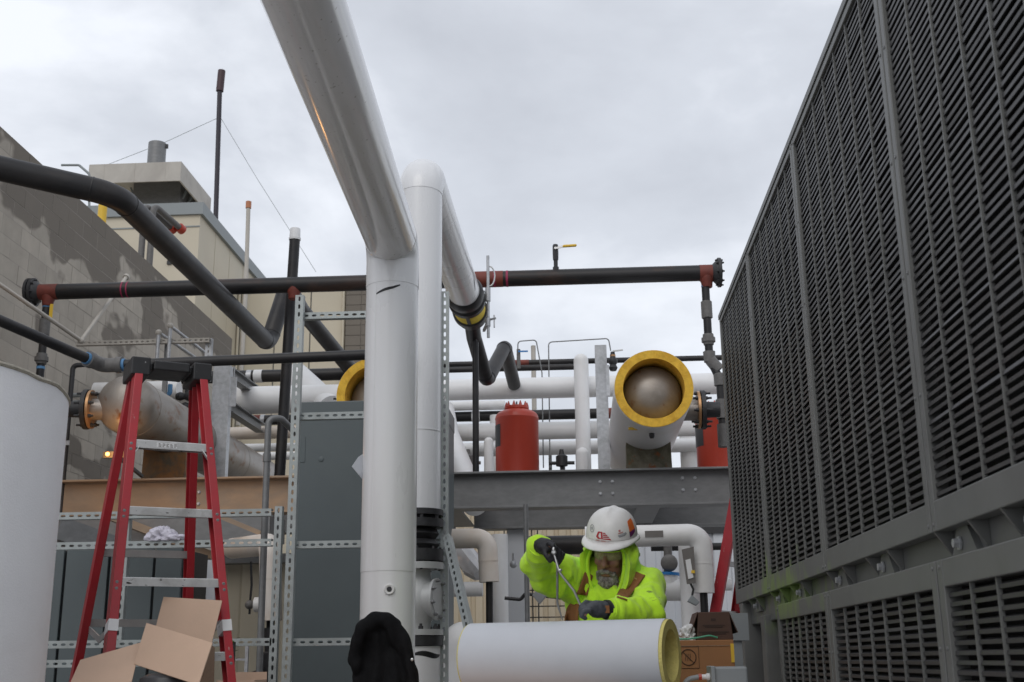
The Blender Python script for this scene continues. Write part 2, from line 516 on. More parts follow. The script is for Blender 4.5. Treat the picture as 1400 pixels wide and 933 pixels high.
    def capsule(s, p, q, r0, r1, seg=14):
        p, q = Vector(p), Vector(q)
        d = (q - p)
        L = d.length
        d.normalize()
        prof = []
        for i in range(6):
            a = math.pi / 2 * i / 5
            prof.append((-r0 * math.cos(a), r0 * math.sin(a)))
        for i in range(6):
            a = math.pi / 2 * i / 5
            prof.append((L + r1 * math.sin(a), r1 * math.cos(a)))
        return s.lathe(p, d, prof, seg, cap=True)
    def slab(s, quad, th, up=None):
        """quad or polygon (world points) extruded by th along its normal"""
        q = [Vector(p) for p in quad]
        n = (q[1] - q[0]).cross(q[2] - q[0]).normalized() * th
        k = len(q)
        return s.add(q + [p + n for p in q], [tuple(reversed(range(k))), tuple(range(k, 2 * k))] +
                     [(i, (i + 1) % k, k + (i + 1) % k, k + i) for i in range(k)])
    def ibeam(s, p, q, h, w, tf, tw, up=(0, 0, 1)):
        p, q, up = Vector(p), Vector(q), Vector(up)
        d = (q - p).normalized()
        x = d.cross(up).normalized()
        sec = [(-w / 2, 0), (w / 2, 0), (w / 2, tf), (tw / 2, tf), (tw / 2, h - tf), (w / 2, h - tf), (w / 2, h), (-w / 2, h),
               (-w / 2, h - tf), (-tw / 2, h - tf), (-tw / 2, tf), (-w / 2, tf)]
        return s.extrude(sec, p, q, x, up)
    def extrude(s, sec, p, q, x, y):
        k = len(sec)
        vs = [c + Vector(x) * a + Vector(y) * b for c in (Vector(p), Vector(q)) for a, b in sec]
        fs = [(i, (i + 1) % k, k + (i + 1) % k, k + i) for i in range(k)]
        # caps: triangulated later by Blender's n-gon tessellation
        fs.append(tuple(reversed(range(k))))
        fs.append(tuple(range(k, 2 * k)))
        return s.add(vs, fs)
    def strut(s, p, q, face, w=.041, depth=.041, pitch=.05, slot=.029, sw=.014, start=0.0):
        """slotted channel from p to q, slotted web facing `face`, flanges behind"""
        p, q, face = Vector(p), Vector(q), Vector(face)
        d = q - p
        L = d.length
        d.normalize()
        y = (face - d * face.dot(d)).normalized()
        x = d.cross(y)
        n = max(1, int(L / pitch))
        pt = L / n
        a, r = slot / 2 - sw / 2, sw / 2
        h = slot / 2
        for i in range(n):
            c = p + d * ((i + .5) * pt) + y * (depth / 2)
            inn = [(-a, -r), (a, -r), (h, -r * .45), (h, r * .45), (a, r), (-a, r), (-h, r * .45), (-h, -r * .45)]
            out = [(-a, -w / 2), (a, -w / 2), (pt / 2, -w / 2), (pt / 2, w / 2), (a, w / 2), (-a, w / 2), (-pt / 2, w / 2), (-pt / 2, -w / 2)]
            vs = [c + d * u_ + x * v_ for u_, v_ in out] + [c + d * u_ + x * v_ for u_, v_ in inn]
            s.add(vs, [(k, (k + 1) % 8, 8 + (k + 1) % 8, 8 + k) for k in range(8)])
        for sgn in (-1, 1):
            e = x * (sgn * w / 2)
            s.add([p + e + y * depth / 2, q + e + y * depth / 2, q + e - y * depth / 2, p + e - y * depth / 2], [(0, 1, 2, 3)])
            e2 = x * (sgn * (w / 2 - .009))
            s.add([p + e - y * depth / 2, q + e - y * depth / 2, q + e2 - y * depth / 2, p + e2 - y * depth / 2], [(0, 1, 2, 3)])
        return s
    def mesh(s, name, org=(0, 0, 0), smooth=38):
        me = bpy.data.meshes.new(name)
        o = Vector(org)
        me.from_pydata([tuple(v - o) for v in s.v], [], s.f)
        bm = bmesh.new()
        bm.from_mesh(me)
        bmesh.ops.recalc_face_normals(bm, faces=bm.faces)
        bm.to_mesh(me)
        bm.free()
        if smooth:
            me.polygons.foreach_set('use_smooth', [True] * len(me.polygons))
            me.set_sharp_from_angle(angle=math.radians(smooth))
        return me

def world_loc(o):
    l = Vector(o.location)
    while o.parent:
        o = o.parent
        l += Vector(o.location)
    return l

def tag(o, label, cat, group=None):
    o['label'] = label
    o['category'] = cat
    if group:
        o['group'] = group
    return o

def thing(name, label, cat, base=(0, 0, 0), group=None):
    o = bpy.data.objects.new(name, None)
    o.empty_display_size = 0.1
    COL.objects.link(o)
    o.location = base
    return tag(o, label, cat, group)

def part(name, mb, mat, parent, smooth=38, label=None, kind=None, bevel=0.0, solid=0.0):
    org = world_loc(parent)
    me = mb.mesh(name, org, smooth)
    me.materials.append(mat)
    o = bpy.data.objects.new(name, me)
    COL.objects.link(o)
    o.parent = parent
    if label:
        o['label'] = label
    if kind:
        o['kind'] = kind
    if solid:
        m = o.modifiers.new('solid', 'SOLIDIFY')
        m.thickness = solid
        m.offset = 0
    if bevel:
        m = o.modifiers.new('bevel', 'BEVEL')
        m.width = bevel
        m.segments = 2
        m.limit_method = 'ANGLE'
        m.angle_limit = math.radians(40)
    return o

def single(name, mb, mat, label, cat, group=None, smooth=38, bevel=0.0, solid=0.0, kind=None):
    xs = [v.x for v in mb.v]
    ys = [v.y for v in mb.v]
    zs = [v.z for v in mb.v]
    org = Vector(((min(xs) + max(xs)) / 2, (min(ys) + max(ys)) / 2, min(zs)))
    me = mb.mesh(name, org, smooth)
    me.materials.append(mat)
    o = bpy.data.objects.new(name, me)
    COL.objects.link(o)
    o.location = org
    if kind:
        o['kind'] = kind
    else:
        tag(o, label, cat, group)
    if solid:
        m = o.modifiers.new('solid', 'SOLIDIFY')
        m.thickness = solid
        m.offset = 0
    if bevel:
        m = o.modifiers.new('bevel', 'BEVEL')
        m.width = bevel
        m.segments = 2
        m.limit_method = 'ANGLE'
        m.angle_limit = math.radians(40)
    return o

def clone_parts(name, me, mat_unused, parent, locs, rot=None):
    """alike small pieces sharing one mesh (its own origin), placed at world points"""
    base = world_loc(parent)
    out = []
    for i, l in enumerate(locs):
        o = bpy.data.objects.new(name, me)
        COL.objects.link(o)
        o.parent = parent
        o.location = Vector(l) - base
        if rot is not None:
            o.rotation_euler = rot[i] if isinstance(rot, list) else rot
        out.append(o)
    return out

def small_mesh(name, mb, mat, smooth=38):
    me = mb.mesh(name, (0, 0, 0), smooth)
    me.materials.append(mat)
    return me

X_, Y_, Z_ = Vector((1, 0, 0)), Vector((0, 1, 0)), Vector((0, 0, 1))
bolt_y = small_mesh('bolt', MB().lathe((0, 0, 0), (0, -1, 0), [(0, .016), (.004, .016), (.0041, .0125), (.014, .0125), (.016, .010)], 6), galv_bright)
nut_y = small_mesh('nut', MB().lathe((0, 0, 0), (0, -1, 0), [(0, .014), (.013, .014), (.0131, .008), (.026, .008)], 6), dark_iron)
nut_x = small_mesh('nut', MB().lathe((0, 0, 0), (1, 0, 0), [(-.035, .008), (-.0221, .008), (-.022, .014), (.022, .014), (.0221, .008), (.035, .008)], 6), dark_iron)
nut_z = small_mesh('nut', MB().lathe((0, 0, 0), (0, 0, 1), [(-.035, .008), (-.0221, .008), (-.022, .014), (.022, .014), (.0221, .008), (.035, .008)], 6), dark_iron)

def ring_points(o, axis, r, n, a0=0.2):
    x, y = frame_of(Vector(axis))
    return [Vector(o) + (x * math.cos(a0 + 2 * math.pi * k / n) + y * math.sin(a0 + 2 * math.pi * k / n)) * r for k in range(n)]
# ================================================================== setting
g = MB().add([(-700, -300, 0), (700, -300, 0), (700, 1500, 0), (-700, 1500, 0)], [(0, 1, 2, 3)])
o = single('ground', g, ground_m, None, None, smooth=0, kind='structure')

# ------------------------------------------------------------------ block wall on the left
WX, WTOP, WEND = -5.45, 6.12, 18.0
t = thing('block_wall', 'grey concrete block wall with dark damp patches, receding behind the black pipes at left', 'wall', (WX, 12, 0))
part('wall_core', MB().boxb((WX - .30, 6.0, 0), (WX - .002, WEND - .004, WTOP - .004)), mortar_m, t, smooth=0)
blk = MB().boxb((-.02, 0, 0), (0, .393, .193))
blk_me = small_mesh('block', blk, block_m, 0)
hblk_me = small_mesh('half_block', MB().boxb((-.02, 0, 0), (0, .19, .19)), block_m, 0)
locs, hl = [], []
nrow = 18
for i in range(nrow):
    z = WTOP - .2 * (i + 1) + .005
    y = WEND - .395
    if i % 2:
        hl.append((WX, WEND - .195, z))
        y -= .2
    while y > 9.3:
        locs.append((WX + random.uniform(-.002, .002), y, z))
        y -= .4
clone_parts('block', blk_me, None, t, locs)
clone_parts('block', hblk_me, None, t, hl)

# ------------------------------------------------------------------ beige rooftop building far left
bx = P(274, 290, 19.0)
t = thing('rooftop_building', 'cream clad plant building with grey coping behind the block wall', 'building', (bx.x - 3, 20.5, 0))
topz = P(274, 278, 19.0).z
copz = P(274, 294, 19.0).z
yfar = PX(360, 388, bx.x).y
part('wall', MB().boxb((bx.x - 7, 19.0, 0), (bx.x, yfar + 1.5, copz + .05)), beige_m, t, smooth=0)
cp = MB()
cp.boxb((bx.x - 7, 18.95, copz), (bx.x + .06, 19.2, topz))
cp.boxb((bx.x - .2, 19.2, copz), (bx.x + .06, yfar + 1.5, topz))
part('coping', cp, coping_m, t, smooth=0)
part('seam', MB().boxb((bx.x - 7, 18.985, copz - .22), (bx.x + .012, 18.999, copz - .20)), coping_m, t, smooth=0)
for yy_ in (19.9, 20.8, 21.7, 22.6, 23.5):
    part('panel_seam', MB().boxb((bx.x + .001, yy_, 0), (bx.x + .006, yy_ + .012, copz)), beige_m, t, smooth=0)
part('scupper', MB().boxb((P(232, 360, 19).x - .04, 18.97, P(232, 362, 19).z), (P(232, 360, 19).x + .04, 18.999, P(232, 357, 19).z)), dark_iron, t, smooth=0)

h0, h1 = P(122, 227, 19.6), P(248, 221, 19.6)
hb = P(248, 247, 19.6)
hyf = PX(289, 268, h1.x).y
t = thing('roof_hood', 'weathered flat metal exhaust hood with round stack on the cream building', 'hood', ((h0.x + h1.x) / 2, 20.5, topz))
fz0, fz1 = hb.z, h1.z
can = MB()
can.boxb((h0.x, 19.6, fz0), (h1.x, 19.63, fz1))
can.boxb((h1.x - .03, 19.63, fz0), (h1.x, hyf, fz1))
can.boxb((h0.x, 19.63, fz0), (h0.x + .03, hyf, fz1))
can.boxb((h0.x + .03, hyf - .03, fz0), (h1.x - .03, hyf, fz1))
can.boxb((h0.x + .03, 19.63, fz1 - .05), (h1.x - .03, hyf - .03, fz1 - .002))
part('canopy', can, hood_m, t, smooth=0)
for k in range(3):
    xx = h0.x + (h1.x - h0.x) * (k + .5) / 3
    part('panel_joint', MB().boxb((xx - .004, 19.596, fz0), (xx + .004, 19.599, fz1)), hood_m, t, smooth=0)
cx, cy = (h0.x + h1.x) / 2 + .15, (19.6 + hyf) / 2 + .2
part('curb', MB().boxb((cx - .45, cy - .35, topz - .3), (cx + .45, cy + .5, fz1 - .06)), galv, t, smooth=0)
for sx in (-1, 1):
    for k in range(3):
        part('bracket', MB().bar((cx + sx * .45, cy - .2 + .3 * k, fz0 + .02), (cx + sx * .56, cy - .2 + .3 * k, fz1 - .1), .03, .05), coping_m, t, smooth=0)
stz = P(214, 197, cy).z
sx_ = P(214.5, 210, cy)
part('stack', MB().lathe((sx_.x, cy, fz1 - .05), Z_, [(0, .17), (stz - fz1 + .05, .17), (stz - fz1 + .05, .155), (stz - fz1 - .1, .155)], 28), galv, t)
part('stack_clip', MB().boxb((sx_.x + .17, cy - .02, stz - .1), (sx_.x + .21, cy + .02, stz - .02)), dark_iron, t, smooth=0)

# lower cream wall facing the viewer, with the block pier at its right end
wy = 21.5
a, b_ = P(235, 395, wy), P(474, 392, wy)
t = thing('cream_wall', 'cream panelled building wall under the long black header pipe', 'wall', ((a.x + b_.x) / 2, wy, 0))
n = 5
x = a.x
pw = (b_.x - a.x) / n
for k in range(n):
    part('panel', MB().boxb((x + .012, wy, 0), (x + pw - .012, wy + .12, b_.z)), beige_m, t, smooth=0, bevel=.006)
    x += pw
part('backing', MB().boxb((a.x, wy + .05, 0), (b_.x, wy + .2, b_.z - .01)), coping_m, t, smooth=0)
part('cap_trim', MB().boxb((a.x, wy - .03, b_.z), (b_.x, wy + .25, b_.z + .10)), coping_m, t, smooth=0)
for uu in (327, 335, 470):
    c = P(uu, 440, wy)
    part('downpipe', MB().cyl((c.x, wy - .05, 0), (c.x, wy - .05, b_.z - .02), .028, 10), beige_m, t)
t = thing('block_pier', 'rough grey block pier beside the cream wall, half hidden by the white riser', 'pier', (P(490, 440, wy).x, wy + .2, 0))
c0, c1 = P(475, 400, wy).x, P(520, 400, wy).x
part('pier_core', MB().boxb((c0 + .01, wy - .08, 0), (c1, wy + .4, b_.z + .03)), mortar_m, t, smooth=0)
pm = small_mesh('block', MB().boxb((0, 0, 0), (.29, .02, .19)), block_m, 0)
pl = []
for r in range(16):
    for cc in range(2):
        pl.append((c0 + .3 * cc, wy - .1, b_.z - .2 * (r + 1)))
clone_parts('block', pm, None, t, pl)

# corrugated walls behind the racks
def corrugated(name, label, x0, x1, y, z1, mat, pitch=.2, dep=.03, z0=0.0, trim=None):
    tt = thing(name, label, 'wall', ((x0 + x1) / 2, y, 0))
    sec = []
    x = x0
    while x < x1:
        sec += [(x, 0), (x + pitch * .55, 0), (x + pitch * .62, dep), (x + pitch * .93, dep)]
        x += pitch
    vs, fs = [], []
    for (xx, dy) in sec:
        vs += [(xx, y + dy, z0), (xx, y + dy, z1)]
    for i in range(len(sec) - 1):
        fs.append((2 * i, 2 * i + 2, 2 * i + 3, 2 * i + 1))
    part('cladding', MB().add(vs, fs), mat, tt, smooth=0)
    part('wall_core', MB().boxb((x0, y + dep + .004, 0), (x1, y + dep + .2, z1 - .01)), coping_m, tt, smooth=0)
    if trim:
        part('cap_trim', MB().boxb((x0 - .02, y - .04, z1), (x1 + .02, y + .25, z1 + .12)), trim, tt, smooth=0)
    return tt
WB = 17.0
corrugated('corrugated_wall', 'tan ribbed metal wall far behind the worker', P(585, 800, WB).x, P(812, 800, WB).x, WB, P(700, 683, WB).z, beige_dark, .17, .035)
corrugated('corrugated_wall', 'pale white ribbed metal wall at right behind the worker', P(812, 800, WB).x + .02, P(1120, 800, WB).x, WB, P(950, 730, WB).z, white_clad, .24, .03, trim=dark_iron)
wl2 = corrugated('siding_wall', 'beige smooth cabinet doors behind the strut rack at left', P(60, 800, 13.5).x, P(600, 800, 13.5).x, 13.5, P(330, 772, 13.5).z, beige_m, .46, .02)
zt = P(330, 772, 13.5).z
part('ledge', MB().boxb((P(60, 800, 13.5).x, 13.3, zt), (P(600, 800, 13.5).x, 13.8, zt + .10)), galv, wl2, smooth=0)

# ------------------------------------------------------------------ chiller at right
CX = 1.0
ys = [7.90, 6.50, 5.00, 3.455, 1.93]
ZT, ZB = 3.35, 1.437
t = thing('chiller', 'huge dark grey air cooled chiller with louvred panels filling the right side', 'chiller', (CX + 1.1, 4.9, 0))
body = MB()
body.boxb((CX + .10, 1.4, 1.36), (CX + 2.2, 7.86, ZT - .03))
part('coil_housing', body, coil_m, t, smooth=0)
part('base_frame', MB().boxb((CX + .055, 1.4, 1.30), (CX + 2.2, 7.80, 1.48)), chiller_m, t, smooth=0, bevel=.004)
top = MB()
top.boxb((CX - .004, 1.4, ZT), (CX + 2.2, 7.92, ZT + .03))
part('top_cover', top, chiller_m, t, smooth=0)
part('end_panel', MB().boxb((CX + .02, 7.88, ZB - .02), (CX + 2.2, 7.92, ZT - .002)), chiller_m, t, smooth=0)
def slat_mesh(L):
    # blade tilted outwards-down, along -Y from the origin
    sec = [(0.000, -.0062), (.0, .0045), (.004, .006), (.022, .011), (.022, .008), (.004, -.0062)]
    m = MB()
    m.extrude([(a, b) for a, b in sec], (0, 0, 0), (0, -L, 0), X_, Z_)
    return m
screw_me = small_mesh('screw', MB().lathe((0, 0, 0), (-1, 0, 0), [(0, .006), (.002, .006), (.0035, .003)], 8), galv)
def louvre_panel(y1, y0, z0, z1, fw, fb, ft, ncol, separate, zcut=None, label=None):
    """panel from y1 (far) to y0 (near); frame fw sides, fb bottom, ft top"""
    fr = MB()
    y1 -= .006
    y0 += .006
    fr.boxb((CX, y1 - fw, z0), (CX + .05, y1, z1))
    fr.boxb((CX, y0, z0), (CX + .05, y0 + fw, z1))
    fr.boxb((CX + .001, y0 + fw, z0), (CX + .05, y1 - fw, z0 + fb))
    fr.boxb((CX + .001, y0 + fw, z1 - ft), (CX + .05, y1 - fw, z1))
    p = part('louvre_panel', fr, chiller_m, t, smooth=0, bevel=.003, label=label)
    L = (y1 - fw) - (y0 + fw)
    pw = L / ncol
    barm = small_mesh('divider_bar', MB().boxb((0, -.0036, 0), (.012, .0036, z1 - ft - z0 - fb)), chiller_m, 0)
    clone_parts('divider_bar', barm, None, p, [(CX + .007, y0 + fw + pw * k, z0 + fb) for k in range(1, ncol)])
    pitch = .0256
    zs = []
    z = z0 + fb + pitch * .7
    while z < z1 - ft - .008:
        zs.append(z)
        z += pitch
    sm = slat_mesh(L)
    sme = small_mesh('slat', sm, slat_m, 0)
    single_z = [z for z in zs if separate and (zcut is None or z > zcut)]
    rest = [z for z in zs if z not in single_z]
    clone_parts('slat', sme, None, p, [(CX + .012 + random.uniform(-.0008, .0012), y1 - fw, z + random.uniform(-.0006, .0006)) for z in single_z],
                rot=[(0, random.gauss(0, .06) + (random.random() < .04) * .25, random.gauss(0, .0009)) for z in single_z])
    scr = [(CX, yy, z0 + .02 + (z1 - z0 - .04) * k / 5) for k in range(6) for yy in (y1 - fw * .5, y0 + fw * .5)]
    clone_parts('screw', screw_me, None, p, scr)
    if rest:
        m = MB()
        for z in rest:
            m.add([v + Vector((CX + .012, y1 - fw, z)) for v in sm.v], sm.f)
        part('slat', m, slat_m, p, smooth=0, kind='stuff')
    return p
for k in range(4):
    louvre_panel(ys[k], ys[k + 1], ZB, ZT - .004, .038 if k else .05, .085, .03, 7, k > 0)
for k in range(1, 4):
    y1 = ys[k] if k > 1 else 6.30
    louvre_panel(y1 - .004, ys[k + 1], .22, 1.358, .05, .05, .075, 7, True, zcut=.93)
low = MB()
low.boxb((CX + .10, 1.4, .2), (CX + 2.0, 6.29, 1.34))
part('lower_housing', low, coil_m, t, smooth=0)
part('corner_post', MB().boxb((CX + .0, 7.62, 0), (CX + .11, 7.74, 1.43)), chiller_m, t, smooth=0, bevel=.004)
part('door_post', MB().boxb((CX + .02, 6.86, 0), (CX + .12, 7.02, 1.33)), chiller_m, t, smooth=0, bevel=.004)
part('recess_lining', MB().boxb((CX + .5, 6.3, 0), (CX + .55, 7.5, 1.34)).boxb((CX + .12, 7.5, 0), (CX + .55, 7.55, 1.34)), coil_m, t, smooth=0)
part('plinth', MB().boxb((CX + .02, 1.4, 0), (CX + 2.1, 7.6, .18)), galv, t, smooth=0)
# lifting lugs in the gap under the upper panels
lug = MB()
lug.slab([(CX + .052, -.12, 1.362), (CX + .052, .12, 1.362), (CX + .052, .05, 1.44), (CX + .052, -.05, 1.44)], .02)
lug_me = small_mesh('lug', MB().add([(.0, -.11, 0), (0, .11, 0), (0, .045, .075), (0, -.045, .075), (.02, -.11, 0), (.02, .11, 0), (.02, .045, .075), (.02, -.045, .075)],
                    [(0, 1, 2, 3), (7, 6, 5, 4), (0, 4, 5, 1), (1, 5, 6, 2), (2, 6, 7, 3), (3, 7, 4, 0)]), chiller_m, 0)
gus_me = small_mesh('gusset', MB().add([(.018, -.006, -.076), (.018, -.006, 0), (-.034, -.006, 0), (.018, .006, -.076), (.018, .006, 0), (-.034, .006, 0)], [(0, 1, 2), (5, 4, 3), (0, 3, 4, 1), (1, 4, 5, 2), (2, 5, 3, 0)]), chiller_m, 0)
lb_me = small_mesh('lug_bolt', MB().lathe((0, 0, 0), (-1, 0, 0), [(0, .02), (.006, .02), (.0061, .013), (.02, .013)], 6), galv_bright)
lugy = [7.2, 6.35, 5.75, 4.85, 4.15, 3.3, 2.75, 2.3]
clone_parts('lug', lug_me, None, t, [(CX + .036, y, 1.362) for y in lugy])
clone_parts('gusset', gus_me, None, t, [(CX + .036, y + .14, 1.4365) for y in lugy] + [(CX + .036, y - .16, 1.4365) for y in lugy])
clone_parts('lug_bolt', lb_me, None, t, [(CX + .034, y + .02, 1.395) for y in lugy])

# ------------------------------------------------------------------ steel platform
BT, BH = 2.645, .31        # beam top, depth
BY, RY = 10.0, 11.6
def beam(label, name, p, q, mat, bolts=(), h=BH, w=.20):
    p, q = Vector(p), Vector(q)
    tt = thing(name, label, 'beam', ((p.x + q.x) / 2, (p.y + q.y) / 2, BT - h))
    part('rolled_section', MB().ibeam(p - Z_ * h, q - Z_ * h, h, w, .017, .012), mat, tt, smooth=0, bevel=.002)
    if bolts:
        clone_parts('bolt', bolt_y, None, tt, bolts)
    return tt
def quads(u, v):
    c = P(u, v, BY - .006)
    return [(c.x + dx, BY - .006, c.z + dz) for dx in (-.052, .052) for dz in (-.05, .05)]
beam('galvanised steel I-beam running behind the hard hat, bolts on its web', 'steel_beam', (-1.16, BY, BT), (2.6, BY, BT), galv, quads(829, 667) + quads(942, 662))
beam('tan steel I-beam behind the red stepladder at left', 'steel_beam', (-5.6, BY, BT), (-1.75, BY, BT), tan_beam_m, quads(176, 682)[:2] + quads(280, 681)[:2])
beam('rear galvanised cross beam seen under the front galvanised beam', 'steel_beam', (-1.02, RY, BT), (2.6, RY, BT), galv)
beam('rear steel beam behind the tan beam at far left', 'steel_beam', (-5.6, RY, BT), (-1.20, RY, BT), galv)
for xx, lab in ((-1.11, 'short galvanised joist angling back above the glow-tinted elbow pipe'), (.60, 'dark galvanised joist under the yellow ringed vessel'),
                (-3.72, 'galvanised joist under the bare steel vessel at left')):
    beam(lab, 'steel_joist', (xx, BY + .11, BT - .02), (xx, RY - .11, BT - .02), galv, h=.27, w=.2)
# columns that carry the beams
for (xx, yy, lab) in ((-.62, RY, 'pale galvanised column under the rear beam beside the glow-tinted elbow pipe'), (1.95, BY, 'steel column under the right end of the galvanised beam, behind the chiller'),
                      (-5.3, BY, 'steel column under the left end of the tan beam'), (-2.12, RY + .02, 'steel column behind the tall grey cabinet')):
    single('steel_column', MB().ibeam((xx, yy, 0), (xx, yy, BT - BH - .002), .16, .16, .014, .01, up=(0, 1, 0)), white_clad if 'pale' in lab else galv_bright, lab, 'column', smooth=0)
# ================================================================== big white insulated pipes
def on_cyl_strip(mb, center, r, pts, width):
    """thin ink stroke lying on a vertical cylinder; pts: world points near the surface"""
    vs = []
    for i, p in enumerate(pts):
        w = width * (0.35 + 0.65 * math.sin(math.pi * (i + .6) / (len(pts) + .2)))
        for s in (-1, 1):
            q = Vector((p.x - center.x, p.y - center.y, 0)).normalized() * (r + .0012)
            vs.append(Vector((center.x + q.x, center.y + q.y, p.z + s * w / 2)))
    mb.add(vs, [(2 * i, 2 * i + 2, 2 * i + 3, 2 * i + 1) for i in range(len(pts) - 1)])

R1 = .135
fx, fy, fz = -.945, 5.9, 3.245
t = thing('insulated_pipe', 'thick glossy white insulated riser in the middle, bending overhead toward the viewer', 'pipe', (fx, fy, 0))
RISER = t
z_s1 = P(535, 780, fy - R1).z
z_s2 = P(535, 384, fy - R1).z
part('jacket', MB().cyl((fx, fy, 0), (fx, fy, z_s1 + .03), R1, 64), white_pvc, t, label='lower jacket section with a round test plug')
part('jacket', MB().cyl((fx, fy, z_s1), (fx, fy, z_s2 + .02), R1 + .0018, 64), white_pvc, t)
path = fillet([(fx, fy, z_s2), (fx, fy, fz), (fx + .075, 3.4, fz), (fx + .245, -2.2, fz)], [.155, .4], 12)
elb = path[:14]
part('elbow_jacket', MB().tube(elb, R1 + .0036, 64), white_pvc, t)
rest = path[13:]
part('overhead_jacket', MB().tube([elb[-1] + (rest[0] - rest[1]).normalized() * .02] + rest[1:], R1 + .0012, 64), white_wet, t)
st = [P(512 + 36 * k / 10, 401 - 9 * math.sin(k / 10 * 1.5) - (3 if k > 7 else 0) * (k - 7) / 3, fy - R1) for k in range(11)]
m = MB()
on_cyl_strip(m, Vector((fx, fy, 0)), R1 + .002, st, .015)
part('pen_mark', m, ink, t, smooth=0)
# longitudinal lap seam of the jacket
m = MB()
ang = math.radians(-118)
for (za, zb) in ((z_s1 + .03, z_s2), ):
    m.bar((fx + math.cos(ang) * (R1 + .002), fy + math.sin(ang) * (R1 + .002), za), (fx + math.cos(ang) * (R1 + .002), fy + math.sin(ang) * (R1 + .002), zb), .003, .002)
part('lap_seam', m, white_pvc, t, smooth=0)
c = P(532, 806, fy - R1)
pl = Vector((c.x, fy - math.sqrt(R1 ** 2 - (c.x - fx) ** 2), c.z))
nrm = Vector((pl.x - fx, pl.y - fy, 0)).normalized()
pg = part('test_plug', MB().lathe(pl - nrm * .003, nrm, [(0, .026), (.010, .026), (.014, .022), (.012, .014), (.006, .010)], 20), white_dull, t)
part('plug_hole', MB().lathe(pl + nrm * .004, nrm, [(0, .012), (.006, .012), (.0062, .006)], 12), dark_iron, pg)

gx, gy, gz = -.942, 6.95, 4.10
bz = P(588, 698, gy).z
t = thing('insulated_pipe', 'white insulated riser standing behind the thick one, bending away to the black couplings', 'pipe', (gx, gy, bz))
pth = fillet([(gx, gy, bz), (gx, gy, gz), (gx + .03, 9.62, gz)], .155, 12)
part('jacket', MB().tube([pth[0], pth[1] + Vector((0, 0, .02))], R1, 56), white_pvc, t)
part('elbow_jacket', MB().tube(pth[1:14], R1 + .0025, 56), white_pvc, t)
part('overhead_jacket', MB().tube([pth[13] - Y_ * .02, pth[-1]], R1 + .0006, 56), white_pvc, t)
zs_ = P(588, 592, gy).z
part('jacket_lap', MB().tube([(gx, gy, zs_), (gx, gy, zs_ + .004)], R1 + .0028, 56), white_pvc, t)
# ink stroke on the right side of the run
m = MB()
vs = []
for k in range(9):
    yy = 8.95 + .30 * k / 8
    a = math.radians(-12 - 2.2 * k)
    for s in (-1, 1):
        aa = a + s * .035 * math.sin(math.pi * (k + .5) / 9)
        vs.append((gx + .025 + math.cos(aa) * (R1 + .002), yy, gz + math.sin(aa) * (R1 + .002)))
m.add(vs, [(2 * i, 2 * i + 2, 2 * i + 3, 2 * i + 1) for i in range(8)])
part('pen_mark', m, ink, t, smooth=0)

# couplings + bare pipe continuing
ex = gx + .03
t = thing('black_pipe', 'bare black pipe leaving the yellow coupling and kinking up and down into the rack', 'pipe', (ex, 10.3, gz - .12))
prof = [(-.16, R1 + .002), (-.15, R1 + .012), (-.10, R1 + .026), (-.03, R1 + .026), (.0, R1 + .010), (.05, R1 + .010), (.07, R1 + .026), (.14, R1 + .026), (.17, R1 - .01)]
part('coupling', MB().lathe((ex, 9.60, gz), Y_, prof, 40), rubber, t)
part('insulation_sleeve', MB().ring((ex, 9.76, gz), Y_, .06, R1 + .004, .34, 40), yellow_foam, t)
part('sleeve_strap', MB().boxb((ex - .015, 9.77, gz - R1 - .012), (ex + .015, 10.08, gz - R1 + .004)), rubber, t, smooth=0)
part('coupling', MB().lathe((ex, 9.99, gz), Y_, [(0, R1 - .01), (.01, R1 + .022), (.09, R1 + .022), (.12, R1 + .008), (.2, R1 + .004), (.26, .11), (.30, .08), (.301, .06)], 40), rubber, t)
run = fillet([(ex, 10.15, gz - .03), P(648, 462, 10.5), P(665, 521, 11.0), P(690, 474, 11.6), P(703, 526, 12.55)], [.15, .11, .11], 8)
part('bare_pipe', MB().tube(run, .070, 24), black_pipe, t)
for i in (10, 18, 19, 27):
    if i < len(run) - 1:
        part('weld_bead', MB().tube([run[i] - (run[i + 1] - run[i]).normalized() * .006, run[i] + (run[i + 1] - run[i]).normalized() * .006], .074, 24), black_pipe, t)

c = P(650, 470, 10.42)
single('support_post', MB().cyl((c.x, 10.42, BT + .01), (c.x, 10.42, P(650, 468, 10.42).z), .029, 16).boxb((c.x - .07, 10.35, BT), (c.x + .07, 10.49, BT + .012)).cyl((c.x, 10.42, P(650, 468, 10.42).z), (c.x, 10.42, gz - .13), .016, 12),
       black_pipe, 'slim black post propping the black coupling above the beam', 'post')

# galvanised rod clamped beside the coupling
ry = 9.72
rt, rb = P(667, 350, ry), P(666, 462, ry)
t = thing('clamp_rod', 'upright galvanised rod with clamps beside the black coupling', 'rod', (rt.x, ry, rb.z))
part('rod', MB().cyl((rt.x, ry, rb.z), (rt.x, ry, rt.z), .013, 14), galv_bright, t)
for vv, hh in ((403, .06), (441, .035)):
    c = P(667, vv, ry)
    cl = part('clamp', MB().cyl((c.x, ry, c.z - hh), (c.x, ry, c.z + hh), .023, 14).bar((c.x, ry, c.z), (ex + R1 - .02, ry + (.02 if vv < 420 else .40), c.z + (0 if vv < 420 else .04)), .022, .022), galv_bright, t)
    part('wing_bolt', MB().cyl((c.x, ry, c.z + .02), (c.x + .07 if vv > 420 else c.x - .06, ry - .02, c.z + .03), .010, 8).bar((c.x + (.055 if vv > 420 else -.05), ry - .01, c.z - .05), (c.x + (.055 if vv > 420 else -.05), ry - .01, c.z + .06), .012, .018), galv_bright, cl)
c = P(667, 378, ry)
